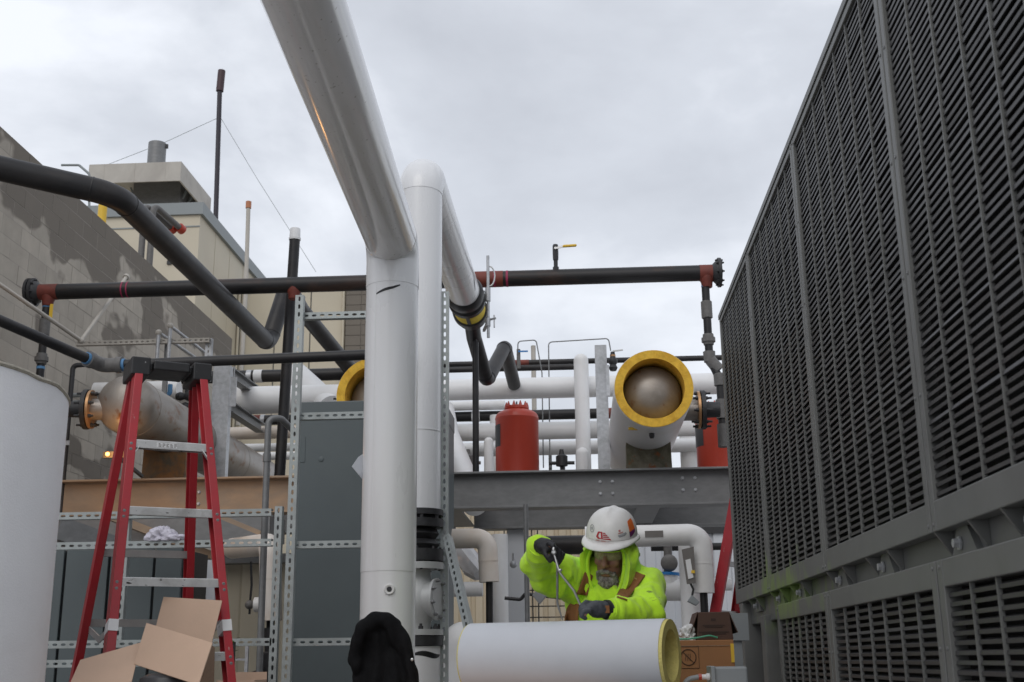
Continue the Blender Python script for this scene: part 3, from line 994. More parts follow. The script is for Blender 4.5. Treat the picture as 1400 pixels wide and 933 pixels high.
arc = [Vector((c.x + .015 + .045 * math.sin(math.pi * k / 8), ry, c.z + .09 * math.cos(math.pi * k / 8))) for k in range(9)]
part('strap_loop', MB().tube(arc, .0065, 8), steel_bright, t)

# ================================================================== long header pipe
HY, HZ, HR = 10.3, 4.474, .073
hx0, hx1 = P(48, 400, HY).x, P(981, 372, HY).x
t = thing('header_pipe', 'long horizontal black steel header pipe with red primed tees crossing the whole rack', 'pipe', ((hx0 + hx1) / 2, HY, HZ - .1))
def seg(u0, u1, v, mat, extra=0.0, name='pipe_length'):
    a, b = P(u0, v, HY).x, P(u1, v, HY).x
    return part(name, MB().tube([(a, HY, HZ), (b, HY, HZ)], HR + extra, 36), mat, t)
seg(50, 520, 392, header_steel)
seg(520, 640, 388, header_steel)
seg(688, 957, 375, header_steel)
seg(48, 80, 399, red_oxide, .002, 'primed_tee')
seg(640, 688, 380, red_oxide, .002, 'primed_tee')
seg(956, 981, 371, red_oxide, .002, 'primed_tee')
for uu in (168, 175):
    seg(uu, uu + 1.8, 394, pink_m, .0016, 'pink_mark')
for uu in (692, 675):
    seg(uu, uu + 3, 379, pink_m, .0028, 'pink_mark')
for xx, s in ((hx0, -1), (hx1, 1)):
    fl = part('flange', MB().lathe((xx, HY, HZ), (s, 0, 0), [(-.05, HR), (-.02, HR + .03), (0, HR + .035), (.0005, .135), (.026, .135), (.0262, .10), (.034, .098)] + ([(.036, .135), (.062, .135), (.063, .1)] if s < 0 else []), 36), dark_iron, t)
    clone_parts('nut', nut_x, None, fl, ring_points((xx + s * .015, HY, HZ), X_, .113, 8))
# primed spots where branches leave
for uu, vv in ((66, 408), (402, 398), (966, 381)):
    c = P(uu, vv, HY)
    part('branch_stub', MB().lathe((c.x, HY, HZ), (0, 0, -1), [(.03, .066), (HR, .062), (HR + .02, .052), (HR + .06, .049), (HR + .065, .046)], 24), red_oxide, t)
# vent valve on top
c = P(760, 368, HY)
vz = P(760, 335, HY).z
v_ = part('vent_valve', MB().lathe((c.x, HY, HZ + HR - .01), Z_, [(0, .028), (.035, .028), (.036, .019), (.10, .019), (.101, .024), (.125, .026), (.17, .027), (vz - HZ - HR, .026), (vz - HZ - HR + .012, .022)], 8), dark_iron, t)
part('lever', MB().bar((c.x, HY - .03, vz - .045), (c.x + .07, HY - .03, vz - .028), .012, .018), steel_bright, v_)
part('lever_grip', MB().tube([(c.x + .065, HY - .03, vz - .030), (c.x + .08, HY - .03, vz - .026), (c.x + .185, HY - .03, vz - .022), (c.x + .195, HY - .03, vz - .022)], [.008, .013, .013, .008], 10), yellow_p, v_)
part('lever_stem', MB().cyl((c.x, HY, vz - .045), (c.x, HY - .045, vz - .045), .012, 8), steel_bright, v_)

def drop(label, pts, fittings, r=.036, mat=black_pipe):
    tt = thing('drop_pipe', label, 'pipe', pts[-1])
    part('pipe_length', MB().tube(fillet(pts, .05, 5), r, 22), mat, tt)
    for (c, d, prof, m_) in fittings:
        part('fitting', MB().lathe(c, d, prof, 10), m_, tt)
    return tt
uni = [(-.055, .044), (-.03, .050), (-.028, .062), (.012, .062), (.014, .050), (.045, .048)]
slv = [(-.08, .044), (-.075, .050), (.075, .050), (.08, .044)]
tapeb = [(-.006, .038), (.006, .038)]
c = P(964, 385, HY)
y2 = HY
e1, e2 = P(966, 490, HY), P(984, 520, HY - .02)
HXZ = 3.205
pts = [(c.x, HY, HZ - HR - .05), (c.x, HY, e1.z), (e2.x, HY - .04, e2.z), (e2.x, HY - .04, 2.95)]
def zat(u, v):
    return P(u, v, HY).z
drop('right drop pipe with grey unions and elbows falling from the header flange beside the chiller', pts, [
    ((c.x, HY, zat(964, 424)), Z_, slv, grey_iron), ((c.x, HY, zat(965, 464)), Z_, uni, grey_iron),
    ((c.x, HY, zat(966, 488)), Z_, [(-.05, .05), (.045, .055), (.047, .04)], grey_iron),
    ((c.x + .04, HY - .015, zat(972, 500)), Vector((.6, 0, -.8)), [(-.06, .052), (.06, .055), (.062, .04)], grey_iron),
    ((e2.x, HY - .04, zat(984, 520)), Z_, [(-.06, .052), (.04, .056), (.05, .045)], grey_iron),
    ((e2.x, HY - .04, HXZ), Z_, [(-.085, .05), (.085, .05)], grey_iron),
    ((e2.x, HY - .04, 2.97), Z_, [(-.1, .05), (.1, .05)], grey_iron),
    ((c.x, HY, zat(964, 392)), Z_, tapeb, blue_tape)])
cxl = P(64, 415, HY).x
drop('left drop pipe with a union falling from the header flange behind the white tank', [(cxl, HY, HZ - HR - .05), (cxl, HY, HXZ), (cxl + .12, HY - .3, HXZ)], [
    ((cxl, HY, zat(64, 448)), Z_, slv, grey_iron), ((cxl, HY, zat(64, 490)), Z_, uni, grey_iron),
    ((cxl, HY, zat(64, 503)), Z_, [(-.012, .039), (.012, .039)], blue_tape), ((cxl, HY, zat(64, 420)), Z_, tapeb, blue_tape)])
single('yellow_tag', MB().boxb((cxl + .045, HY - .03, zat(72, 437)), (cxl + .075, HY - .02, zat(72, 417))), yellow_p, 'yellow tag hanging at the left red primed tee', 'tag', smooth=0)
# branch at the strut: black vent riser with white cap
vx, vy = P(403, 330, 10.62).x, 10.62
t = thing('vent_pipe', 'upright black vent pipe with a white cap behind the header', 'pipe', (vx, vy, BT))
zc = P(403, 326, vy).z
part('pipe_length', MB().tube([(vx - .06, vy, BT), (vx, vy, zc)], .05, 20), black_pipe, t)
part('cap', MB().lathe((vx, vy, zc - .02), Z_, [(0, .056), (.02, .058), (.022, .052), (.11, .050), (.118, .046)], 20), tape_white, t)

# ================================================================== black pipes upper left
t = thing('black_pipe', 'large black steel pipe entering at left, elbowing and running away to a V bend', 'pipe', P(372, 470, 11.2))
pp = [P(-120, 203, 7.0) + (P(-120, 203, 7.0) - P(160, 267, 7.5)) * 2.2, P(160, 267, 7.5), P(367, 470, 11.35), P(393, 390, 11.55), P(412, 424, 12.1), P(515, 548, 14.4)]
fp = fillet(pp, [.26, .16, .12, .1], 9)
part('pipe_length', MB().tube(fp, .086, 30), black_pipe, t)
for i in (1, 10, 11, 20):
    d = (fp[i + 1] - fp[i - 1]).normalized()
    part('weld_bead', MB().tube([fp[i] - d * .008, fp[i] - d * .003, fp[i] + d * .003, fp[i] + d * .008], [.086, .0895, .0895, .086], 30), black_pipe, t)

t = thing('black_pipe', 'slim black pipe with grey elbow and blue tape rings, passing just above the stepladder', 'pipe', P(140, 497, 6.7))
a, b_, c = P(-70, 408, 5.7), P(141, 500, 6.72), P(172, 496, 6.72)
d_ = P(560, 483, 6.72)
lp = fillet([a + (a - b_) * 2.0, b_, d_], .06, 6)
part('pipe_length', MB().tube(lp, .031, 20), black_pipe, t)
da = (b_ - a).normalized()
dd = (d_ - b_).normalized()
part('elbow_fitting', MB().tube(fillet([b_ - da * .11, b_, b_ + dd * .10], .05, 6), .043, 20), grey_iron, t)
for p, d in ((b_ - da * .11, da), (b_ + dd * .10, dd)):
    part('fitting_collar', MB().tube([p - d * .018, p + d * .018], .049, 20), grey_iron, t)
    s = -1 if d is da else 1
    part('tape_ring', MB().tube([p + d * s * .018, p + d * s * .034], .036, 20), blue_tape, t)
# the drop from its elbow with blue valve handle
c = b_ + dd * .22
t = thing('blue_valve', 'small valve with blue handle under the slim black pipe, over the bare vessel dome', 'valve', (c.x, 6.72, c.z - .11))
part('stem', MB().cyl((c.x, 6.72, c.z - .11), (c.x, 6.72, c.z - .028), .014, 10), dark_iron, t)
part('handle', MB().boxb((c.x - .07, 6.70, c.z - .075), (c.x + .06, 6.74, c.z - .055)), blue_tape, t, smooth=0, bevel=.006)

# thin vertical conduit with elbow in front of the block wall
vy = 10.0
q = [P(87, 660, vy), P(100, 500, vy), P(128, 498, vy)]
q[0].x = q[1].x
t = thing('wall_conduit', 'thin black conduit climbing the block wall beside the white tank', 'conduit', (q[0].x, vy, 1.0))
part('conduit', MB().tube(fillet([(q[0].x, vy, 1.0), q[1], q[2]], .04, 5), .022, 12), dark_iron, t)
part('strap', MB().boxb((q[0].x - .04, vy - .03, zat(90, 618)), (q[0].x + .04, vy - .022, zat(90, 612))), galv_bright, t, smooth=0)

# ================================================================== heat exchanger vessels on the platform
def vessel(label, x, length, insulated, yend=9.40):
    r = .245
    tt = thing('vessel', label, 'vessel', (x, BY, BT + .002))
    prof = []
    dome = .17 if insulated else .20
    for k in range(9):
        a = math.pi / 2 * k / 8
        prof.append((-dome * math.cos(a) + (dome + .06 if insulated else dome), r * math.sin(a)))
    prof += [(dome + .1, r), (length, r)]
    part('shell', MB().lathe((x, yend, HXZ), Y_, prof, 56), shell_steel, tt)
    part('girth_weld', MB().lathe((x, yend + dome + .12, HXZ), Y_, [(0, r), (.004, r + .004), (.012, r + .004), (.016, r)], 56), shell_steel, tt)
    return tt, r
def saddle(tt, x, y, mat, w=.40):
    m = MB()
    n = 10
    top = []
    rr = .252
    for k in range(n + 1):
        a = math.radians(-140 + 100 * k / n)
        top.append((x + rr * math.cos(a) * 1.0, HXZ + rr * math.sin(a)))
    sec = [(x - w / 2, BT - .018)] + top + [(x + w / 2, BT - .018)]
    m.extrude([(a_, b__) for a_, b__ in sec], (0, y - .09, 0), (0, y + .09, 0), X_, Z_)
    return part('saddle', m, mat, tt, smooth=0)
def nozzle(tt, p, d, L=.16, rf=.165, ring_mat=copper):
    p, d = Vector(p), Vector(d).normalized()
    nz = part('nozzle', MB().lathe(p, d, [(-.1, .09), (L, .09)], 24), shell_steel, tt)
    part('gasket_ring', MB().lathe(p + d * L, d, [(0, .09), (.001, rf - .004), (.022, rf - .004), (.023, .09)], 32), ring_mat, nz)
    part('flange', MB().lathe(p + d * (L + .03), d, [(0, .09), (.001, rf + .002), (.036, rf + .002), (.037, .07), (.16, .065)], 32), dark_iron, nz)
    x, y = frame_of(d)
    for k in range(8):
        a = .2 + k * math.pi / 4
        c = p + d * (L + .03) + (x * math.cos(a) + y * math.sin(a)) * (rf - .025)
        part('stud', MB().lathe(c, d, [(-.07, .010), (-.052, .010), (-.05, .017), (.05, .017), (.052, .010), (.085, .010)], 6), dark_iron, nz)

def insul(tt, x, y0, L, ri, ro, seam=True):
    part('insulation', MB().ring((x, y0, HXZ), Y_, ri, ro - .002, L, 56), yellow_ins, tt)
    part('jacket', MB().ring((x, y0 + .012, HXZ), Y_, ro - .0015, ro + .002, L, 56), white_dull, tt)
hx = .632
t, r = vessel('insulated vessel with yellow ringed open end above the beam, right of the red tank', hx, 3.2, True)
insul(t, hx, 9.36, 3.1, r + .003, .318)
saddle(t, hx, 10.48, mould_m, .40)
nozzle(t, (hx + .30, 9.98, HXZ - .06), X_, .10)
c = P(888, 604, 9.65)
vb = part('drain_valve', MB().lathe((c.x + .02, 9.62, HXZ - .36), Z_, [(0, .016), (.02, .024), (.07, .024), (.10, .012)], 8), dark_iron, t)
part('lever', MB().bar((c.x, 9.61, HXZ - .285), (c.x - .07, 9.61, HXZ - .283), .014, .012), steel_bright, vb)
part('lever_grip', MB().bar((c.x - .07, 9.61, HXZ - .283), (c.x - .17, 9.61, HXZ - .278), .022, .020), yellow_p, vb)
hx = -1.63
t, r = vessel('insulated vessel end with yellow ring, half hidden behind the white riser and grey cabinet', hx, 3.2, True)
insul(t, hx, 9.36, 3.1, r + .003, .318)
saddle(t, hx, 10.48, mould_m, .40)
nozzle(t, (hx - .30, 9.98, HXZ - .02), -X_, .04)
hx = -3.74
t, r = vessel('bare steel vessel with domed end and flange behind the red stepladder', hx, 4.4, False, 9.30)
sd_ = saddle(t, hx + .02, 10.5, rust_m, .40)
nozzle(t, (hx - .16, 9.44, HXZ - .05), Vector((-1, -.12, 0)), .10)
for k in range(3):
    yy = 10.6 + .9 * k
    part('girth_weld', MB().lathe((hx, yy, HXZ), Y_, [(0, r), (.004, r + .003), (.01, r + .003), (.014, r)], 56), shell_steel, t)

# ================================================================== red expansion tanks
def red_tank(label, cx, cy, rad, ztop):
    z0 = BT + .002
    tt = thing('expansion_tank', label, 'tank', (cx, cy, z0), 'red expansion tanks behind the beam')
    h = ztop - z0
    prof = [(0, rad - .02), (.02, rad), (h - .14, rad), (h - .135, rad + .003), (h - .125, rad + .003), (h - .12, rad)]
    for k in range(1, 7):
        a = math.pi / 2 * k / 7
        prof.append((h - .12 + .075 * math.sin(a), rad * .52 + rad * .48 * math.cos(a)))
    prof += [(h - .035, rad * .54), (h - .03, rad * .57), (h - .008, rad * .57), (h, rad * .5)]
    part('shell', MB().lathe((cx, cy, z0), Z_, prof, 40), tank_red, tt)
    stud = small_mesh('stud', MB().lathe((0, 0, 0), Z_, [(0, .018), (.022, .014), (.05, .004)], 6), tank_red)
    clone_parts('stud', stud, None, tt, ring_points((cx, cy, ztop - .008), Z_, rad * .48, 10, .1))
    part('top_pin', MB().cyl((cx, cy, ztop - .09), (cx, cy, ztop + .05), .008, 8), dark_iron, tt)
    lb = MB()
    vs = []
    for k in range(5):
        a = math.radians(176 + 12 * k)
        for zz in (h - .42, h - .20):
            vs.append((cx + math.cos(a) * (rad + .0025), cy + math.sin(a) * (rad + .0025), z0 + zz))
    lb.add(vs, [(2 * i, 2 * i + 2, 2 * i + 3, 2 * i + 1) for i in range(4)])
    part('label_plate', lb, dark_iron, tt)
    return tt
c = P(707, 600, RY)
red_tank('red expansion tank standing in the middle between white pipes', c.x, RY, .215, P(707, 556, RY).z)
c = P(981, 600, RY + .2)
red_tank('red expansion tank at right, cut off by the chiller edge', c.x, RY + .2, .215, P(975, 556, RY + .2).z)

# ================================================================== pipe rack behind
RKY = 13.0
def rack_pipe(label, v, th, u0, u1, Y, mat=white_dull, name='rack_pipe', rings=(), u_ref=None):
    a = P((u0 + u1) / 2, v, Y)
    depth = (a - CAM).dot(_f)
    r = th * depth / FPX / 2
    x0, x1 = P(u0, v, Y).x, P(u1, v, Y).x
    tt = thing(name, label, 'pipe', ((x0 + x1) / 2, Y, a.z - r), 'horizontal pipes in the rack')
    L = x1 - x0
    k = max(1, int(L / 2.0))
    for i in range(k):
        part('jacket' if mat is not black_pipe else 'pipe_length', MB().cyl((x0 + L * i / k, Y, a.z), (x0 + L * (i + 1) / k + (.02 if i < k - 1 else 0), Y, a.z), r + .0015 * (i % 2), 32), mat, tt)
    for uu, w, m_, ex_ in rings:
        xx = P(uu, v, Y).x
        part('band', MB().cyl((xx, Y, a.z), (xx + w, Y, a.z), r + ex_, 32), m_, tt)
    return tt
rack_pipe('thick white rack pipe just behind the red tank top', 529, 29, 600, 1010, 12.7)
rack_pipe('middle white rack pipe crossing behind the red tank shell', 588, 24, 596, 1000, RKY)
rack_pipe('lower white rack pipe crossing behind the red tank near the beam', 612, 19, 600, 1000, RKY + .5)
rack_pipe('short white rack pipe above the lower black one', 555, 13, 600, 690, RKY + .9)
rack_pipe('upper black rack pipe of a close pair under the kinked pipe', 494, 7.5, 596, 1000, 14.2, black_pipe, rings=((690, .30, red_oxide, .003), (668, .1, red_oxide, .003)))
rack_pipe('lower black rack pipe of a close pair under the kinked pipe', 504, 8, 596, 800, 13.4, black_pipe)
rack_pipe('black rack pipe between two white pipes behind the red tank', 568, 14, 596, 835, 14.0, black_pipe, rings=((645, .1, tape_white, .004), (832, .12, red_oxide, .003)))
rack_pipe('thick white rack pipe left of the strut post', 546, 38, 302, 520, 12.4)
rack_pipe('white rack pipe with painted warm glow behind the galvanised post at left', 592, 17, 290, 430, 13.3, glow_jacket)
rack_pipe('dull white rack pipe lower left, upper of two behind the bent conduit', 612, 11, 300, 430, 14.4)
rack_pipe('dull white rack pipe lower left, lower of two behind the bent conduit', 624, 11, 300, 430, 15.0)
rack_pipe('thick black rack pipe high at left behind the strut post', 514, 17, 250, 500, 13.6, black_pipe, rings=((348, .10, tape_white, .004), (338, .06, galv_bright, .004)))
rack_pipe('short black rack pipe with red end between white pipes at left', 574, 14, 345, 430, 14.0, black_pipe, rings=((345, .12, red_oxide, .003), (357, .05, galv_bright, .006)))
rack_pipe('white rack pipe stub behind the stepladder top', 535, 26, 130, 245, 12.6)

def riser(label, u, v0, v1, th, Y, mat=white_dull, dome=True):
    a, b2 = P(u, v0, Y), P(u, v1, Y)
    r = th * (a - CAM).dot(_f) / FPX / 2
    prof = [(0, r), (a.z - b2.z - r, r)]
    if dome:
        for k in range(1, 8):
            q_ = math.pi / 2 * k / 7
            prof.append((a.z - b2.z - r + r * math.sin(q_), r * math.cos(q_)))
    return single('riser_pipe', MB().lathe((a.x, Y, b2.z), Z_, prof, 28), mat, label, 'pipe', 'upright pipes in the rack')
riser('white upright pipe with rounded top left of the galvanised post', 794, 484, 700, 20, 12.45)
riser('white upright pipe behind the right side of the yellow ringed vessel', 940, 560, 700, 26, 13.6, dome=False)
riser('short white domed pipe end peeping over the beam left of the red tank', 668, 598, 700, 13, 12.9)
riser('short white domed pipe end peeping over the beam left of the galvanised post', 796, 612, 700, 18, 12.2)
riser('white upright pipe left of the red tank behind the black post', 678, 560, 700, 17, 13.9, dome=False)
riser('grey upright pole standing behind the white rack pipe', 729, 470, 700, 6.5, 15.5, hood_m, False)
for uu, v0, lab in ((712, 600, 'thin dark pipe behind the red tank, second from its right edge'), (746, 596, 'thin dark pipe right of the red tank'), (764, 598, 'dark upright pipe midway right of the red tank'), (783, 598, 'thin dark upright pipe near the white domed pipe end')):
    riser(lab, uu + 6, v0 + 20, 700, 4.5, 15.0, dark_iron, False)
# slanting white elbow at the left end of the galvanised beam
m = MB()
m.tube(fillet([P(606, 560, 12.6), P(612, 596, 12.2), P(650, 690, 11.0)], .3, 8), .12, 30)
single('insulated_elbow', m, white_dull, 'white slanting insulated elbow at the left end of the galvanised beam', 'pipe')
# white diagonal wedge of pipe right of the strut post
m = MB()
m.tube([P(404, 515, 12.9), P(452, 560, 12.3)], .16, 30)
single('insulated_elbow', m, white_dull, 'white slanting pipe meeting the thick rack pipe right of the strut post', 'pipe')
# small relief valves between
for uu, vv, lab in ((768, 628, 'small dark valve on the rack right of the red tank'), (640, 628, 'small grey valve over the beam beside the black post')):
    c = P(uu, vv, 12.0)
    m = MB()
    m.lathe((c.x, 12.0, BT), Z_, [(0, .02), (c.z - BT - .08, .02), (c.z - BT - .07, .06), (c.z - BT + .03, .06), (c.z - BT + .05, .03), (c.z - BT + .10, .02)], 12)
    m.cyl((c.x - .13, 12.0, c.z - .04), (c.x + .13, 12.0, c.z - .04), .018, 8)
    single('relief_valve', m, dark_iron if uu > 700 else grey_iron, lab, 'valve')
# galvanised stub columns on the platform
for u0, u1, v0, yy, lab in ((813, 829, 472, 11.4, 'bright galvanised post standing on the beam left of the yellow ringed vessel'), (292, 315, 500, 11.2, 'bright galvanised post right of the stepladder top')):
    a, b2 = P(u0, v0, yy), P(u1, v0, yy)
    w = b2.x - a.x
    z0 = BT - .3
    m = MB()
    m.boxb((a.x, yy, z0), (b2.x, yy + .012, a.z))
    m.boxb((b2.x - .012, yy + .012, z0), (b2.x, yy + .1, a.z))
    m.boxb((a.x, yy + .012, z0), (a.x + .012, yy + .1, a.z))
    single('rack_post', m, galv_bright, lab, 'post', smooth=0)
# diagonal braces at left post
for v0, v1, lab in ((505, 545, 'upper slanting galvanised bracket beside the left rack post'), (552, 590, 'lower slanting galvanised bracket beside the left rack post')):
    m = MB().ibeam(P(312, v0 + 12, 11.35), P(356, v1 + 2, 13.2), .11, .10, .012, .012)
    single('brace', m, galv, lab, 'brace', smooth=0)
t = thing('pipe_hanger', 'bright bracket hanging by a rod on the left rack pipe', 'bracket', P(320, 560, 11.1))
a, b2 = P(316, 516, 11.1), P(322, 556, 11.1)
part('plate', MB().boxb((a.x, 11.09, b2.z), (b2.x, 11.11, a.z)), galv_bright, t, smooth=0)
part('rod', MB().cyl(((a.x + b2.x) / 2, 11.1, a.z), ((a.x + b2.x) / 2, 11.1, a.z + .11), .006, 8), galv_bright, t)
# bracket and small actuator right of the central post
c = P(836, 500, 11.3)
t = thing('sensor_bracket', 'pale bracket with valve and dark actuator right of the galvanised post', 'bracket', (c.x, 11.3, P(832, 543, 11.3).z))
a, b2 = P(828, 500, 11.3), P(834, 542, 11.3)
part('plate', MB().boxb((a.x, 11.28, b2.z), (b2.x, 11.30, a.z)), galv_bright, t, smooth=0)
c = P(838, 495, 11.3)
part('actuator', MB().lathe((c.x, 11.3, c.z - .09), Z_, [(0, .03), (.03, .045), (.06, .03), (.08, .045), (.11, .045), (.13, .03), (.19, .02)], 10), dark_iron, t)
part('lever', MB().bar((c.x, 11.27, c.z + .10), (c.x + .10, 11.27, c.z + .11), .012, .014), steel_bright, t)
part('copper_stub', MB().cyl((c.x, 11.3, c.z + .03), (c.x, 11.3, c.z + .07), .028, 10), copper, t)
c = P(709, 492, 13.2)
t = thing('gauge_valve', 'small valve with blue lever on the upper black rack pipe', 'valve', (c.x, 13.2, P(708, 504, 13.2).z))
part('stem', MB().cyl((c.x, 13.2, P(708, 504, 13.2).z), (c.x, 13.2, P(708, 478, 13.2).z), .022, 10), grey_iron, t)
part('lever', MB().bar((c.x, 13.16, P(708, 482, 13.2).z), (P(722, 482, 13.2).x, 13.16, P(708, 482, 13.2).z), .014, .016), blue_p, t)
# thin capillary tubes against the sky
cap1 = [P(708, 480, 13.2), P(708, 467, 13.2), P(733, 465, 13.2), P(741, 510, 13.2), P(743, 640, 13.2)]
cap2 = [P(752, 640, 13.0), P(750, 468, 13.0), P(832, 463, 13.0), P(835, 480, 13.0)]
for cp_, lab in ((cap1, 'thin bent tube looping up left of the grey pole'), (cap2, 'thin bent tube looping between grey pole and galvanised post')):
    single('capillary_tube', MB().tube(fillet(cp_, .04, 4), .007, 8), galv, lab, 'tube')

# ================================================================== pipework under the platform
def elbow_pipe(label, pts, r, mat, stub=None, band=None):
    tt = thing('insulated_pipe', label, 'pipe', pts[-1])
    f = fillet(pts, r * 1.25, 10)
    part('jacket', MB().tube(f, r, 36), mat, tt)
    d = (f[-1] - f[-2]).normalized()
    zc_ = f[-2] + d * ((f[-1] - f[-2]).length * .35)
    part('jacket_lap', MB().tube([zc_, zc_ + d * .003], r + .003, 36), mat, tt)
    if stub:
        part('bare_stub', MB().tube([pts[-1] + Z_ * .02, pts[-1] - Z_ * stub], r * .36, 16), black_pipe, tt)
    if band:
        q_ = f[0] + (f[1] - f[0]) * band
        d0 = (f[1] - f[0]).normalized()
        part('name_plate', MB().bar(q_ + Vector((0, -r - .001, .005)), q_ + d0 * .13 + Vector((0, -r - .001, .005)), .045, .004, side=Z_), dull_plate, tt, smooth=0)
    return tt
Y8 = 8.7
elbow_pipe('white insulated elbow pipe right of the worker, turning down toward the red ladder', [P(800, 735, Y8), P(959, 731, Y8), P(962, 811, Y8)], .078, white_dull, .45, .58)
elbow_pipe('glow-tinted white insulated elbow pipe left of the worker, turning down behind the white tube', [P(560, 738, Y8), P(666, 736, Y8), P(669, 796, Y8)], .072, glow_jacket, .5, .36)
elbow_pipe('glow-tinted white insulated elbow pipe behind the strut rack at left', [P(318, 750, 9.3), P(370, 744, Y8 - .2), P(370, 849, Y8 - .2)], .080, glow_jacket, .6)
c = P(371, 849, Y8 - .2)
t = thing('pipe_valve', 'black pipe coupling stack under the glow-tinted elbow pipe at left', 'valve', (c.x, c.y, 0))
part('coupling', MB().lathe((c.x, c.y, 0), Z_, [(0, .05), (c.z - .62, .05), (c.z - .61, .06), (c.z - .45, .06), (c.z - .44, .035), (c.z - .40, .035), (c.z - .39, .055), (c.z - .22, .055), (c.z - .21, .04), (c.z - .12, .045), (c.z - .05, .05)], 18), dark_iron, t)
part('valve_lever', MB().bar((c.x - .02, c.y - .06, c.z - .33), (c.x - .12, c.y - .06, c.z - .36), .02, .02), dark_iron, t)
# horizontal white stub with grey ball valve seen through left rack
c = P(352, 827, 8.9)
t = thing('stub_valve', 'white capped pipe stub with grey ball and hanging hose behind the left strut rack', 'valve', (c.x, 8.9, c.z - .06))
part('stub', MB().cyl((c.x - .02, 8.9, c.z), (c.x + .12, 8.9, c.z), .055, 20), white_dull, t)
part('ball', MB().ellipsoid((c.x - .06, 8.9, c.z), X_ * .034, Y_ * .034, Z_ * .034), grey_iron, t)
hs = [P(343, 768, 8.9), P(344, 800, 8.9), P(342, 822, 8.9), P(341, 840, 8.9)]
part('hose', MB().tube(hs, .009, 8), rubber, t)
# tee and stem right of the worker
c = P(914, 802, 9.2)
t = thing('pipe_tee', 'white insulated pipe tee with grey stem behind the worker shoulder', 'pipe', (c.x, 9.2, P(914, 822, 9.2).z))
part('jacket', MB().tube(fillet([P(914, 786, 9.2), P(914, 806, 9.2)], .02), .075, 28).tube([P(914, 806, 9.2) - X_ * .08, P(950, 806, 9.2)], .085, 28), white_dull, t)
part('flange', MB().cyl(P(914, 787, 9.2), P(914, 783, 9.2), .085, 20), blue_p, t, label='dark blue flange on the tee')
part('stem', MB().cyl(P(913, 784, 9.2), P(913, 742, 9.2), .032, 16), grey_iron, t)
part('handwheel', MB().ellipsoid(P(915, 770, 9.15), X_ * .065, Y_ * .03, Z_ * .065), grey_iron, t)
# vertical white insulated pipe with meter in front of it
c = P(945, 790, 9.0)
t = thing('insulated_pipe', 'white upright insulated pipe behind the grey meter, left of the right elbow pipe', 'pipe', (c.x, 9.0, 0))
part('jacket', MB().cyl((c.x, 9.0, 0), (c.x, 9.0, P(945, 742, 9.0).z), .085, 30), white_dull, t)
t = thing('meter', 'grey meter with printed white label strapped to the white upright pipe', 'meter', P(944, 800, 8.6))
q0 = [P(932, 752, 8.6), P(948, 748, 8.6), P(951, 798, 8.6), P(939, 799, 8.6)]
part('case', MB().slab([q0[3], q0[2], q0[1], q0[0]], .03), dull_plate, t, smooth=0)
ql = [P(937, 766, 8.565), P(944, 764, 8.565), P(948, 790, 8.565), P(941, 792, 8.565)]
part('label_plate', MB().slab([ql[3], ql[2], ql[1], ql[0]], .003), tape_white, t, smooth=0)
part('sticker', MB().slab([P(945, 784, 8.56), P(950, 784, 8.56), P(950, 780, 8.56), P(945, 780, 8.56)], .003), yellow_p, t, smooth=0)
q0 = [P(939, 823, 8.55), P(951, 829, 8.55), P(956, 824, 8.55), P(945, 814, 8.55)]
part('display_box', MB().slab(q0, .06), grey_box_m, t, smooth=0, bevel=.006)
part('cable', MB().tube([P(944, 798, 8.58), P(948, 806, 8.58), P(946, 816, 8.58)], .008, 8), rubber, t)
# crumpled clear wrap round a slanting pipe, left
m = MB()
m.tube([P(618, 742, 9.6), P(634, 758, 9.5), P(648, 775, 9.4), P(657, 786, 9.35)], [.07, .085, .09, .06], 18)
m.v = [v + Vector((noise.noise(v * 30), noise.noise(v * 30 + Vector((9, 0, 0))), noise.noise(v * 30 + Vector((0, 9, 0))))) * .022 for v in m.v]
single('wrapped_pipe', m, plastic_wrap, 'slanting pipe end in crumpled plastic wrap under the glow-tinted elbow pipe', 'pipe', smooth=20)
rack_pipe('low white pipe behind the slanting strut left of the white tube', 806, 20, 600, 660, 10.5)
rack_pipe('low white pipe at right behind the worker arm', 800, 17, 880, 1000, 12.0)
riser('white upright pipe under the platform, behind the glow-tinted elbow pipe', 683, 720, 960, 22, 9.9, white_dull, False)
riser('low white pipe drum behind the white tube, left end', 634, 850, 960, 62, 8.2, white_dull, True)
rack_pipe('dark steel pipe below the rear beam behind the raised glove', 746, 26, 690, 800, 14.0, black_pipe)
rack_pipe('dark steel pipe below the rear beam right of the hard hat', 748, 10, 890, 1000, 14.0, black_pipe)
# upright galvanised conduit left of the raised arm
c = P(719, 700, 8.2)
single('upright_conduit', MB().cyl((c.x, 8.2, 0), (c.x, 8.2, P(719, 690, 8.2).z), .017, 14), galv, 'upright grey conduit left of the raised hi-vis sleeve', 'conduit')
# wire mesh fence panel behind
t = thing('wire_fence', 'thin wire mesh fence between the conduit and the tan wall', 'fence', (P(720, 800, 14).x, 14.6, 0))
for uu in (690, 700, 710, 728, 736):
    c = P(uu, 800, 14.6)
    part('wire', MB().cyl((c.x, 14.6, 0), (c.x, 14.6, P(uu, 720, 14.6).z), .008, 6), dark_iron, t)
for vv in (795, 808, 830, 845):
    a, b2 = P(685, vv, 14.62), P(775, vv, 14.62)
    part('wire', MB().cyl((a.x, 14.62, a.z), (b2.x, 14.62, a.z), .008, 6), dark_iron, t)
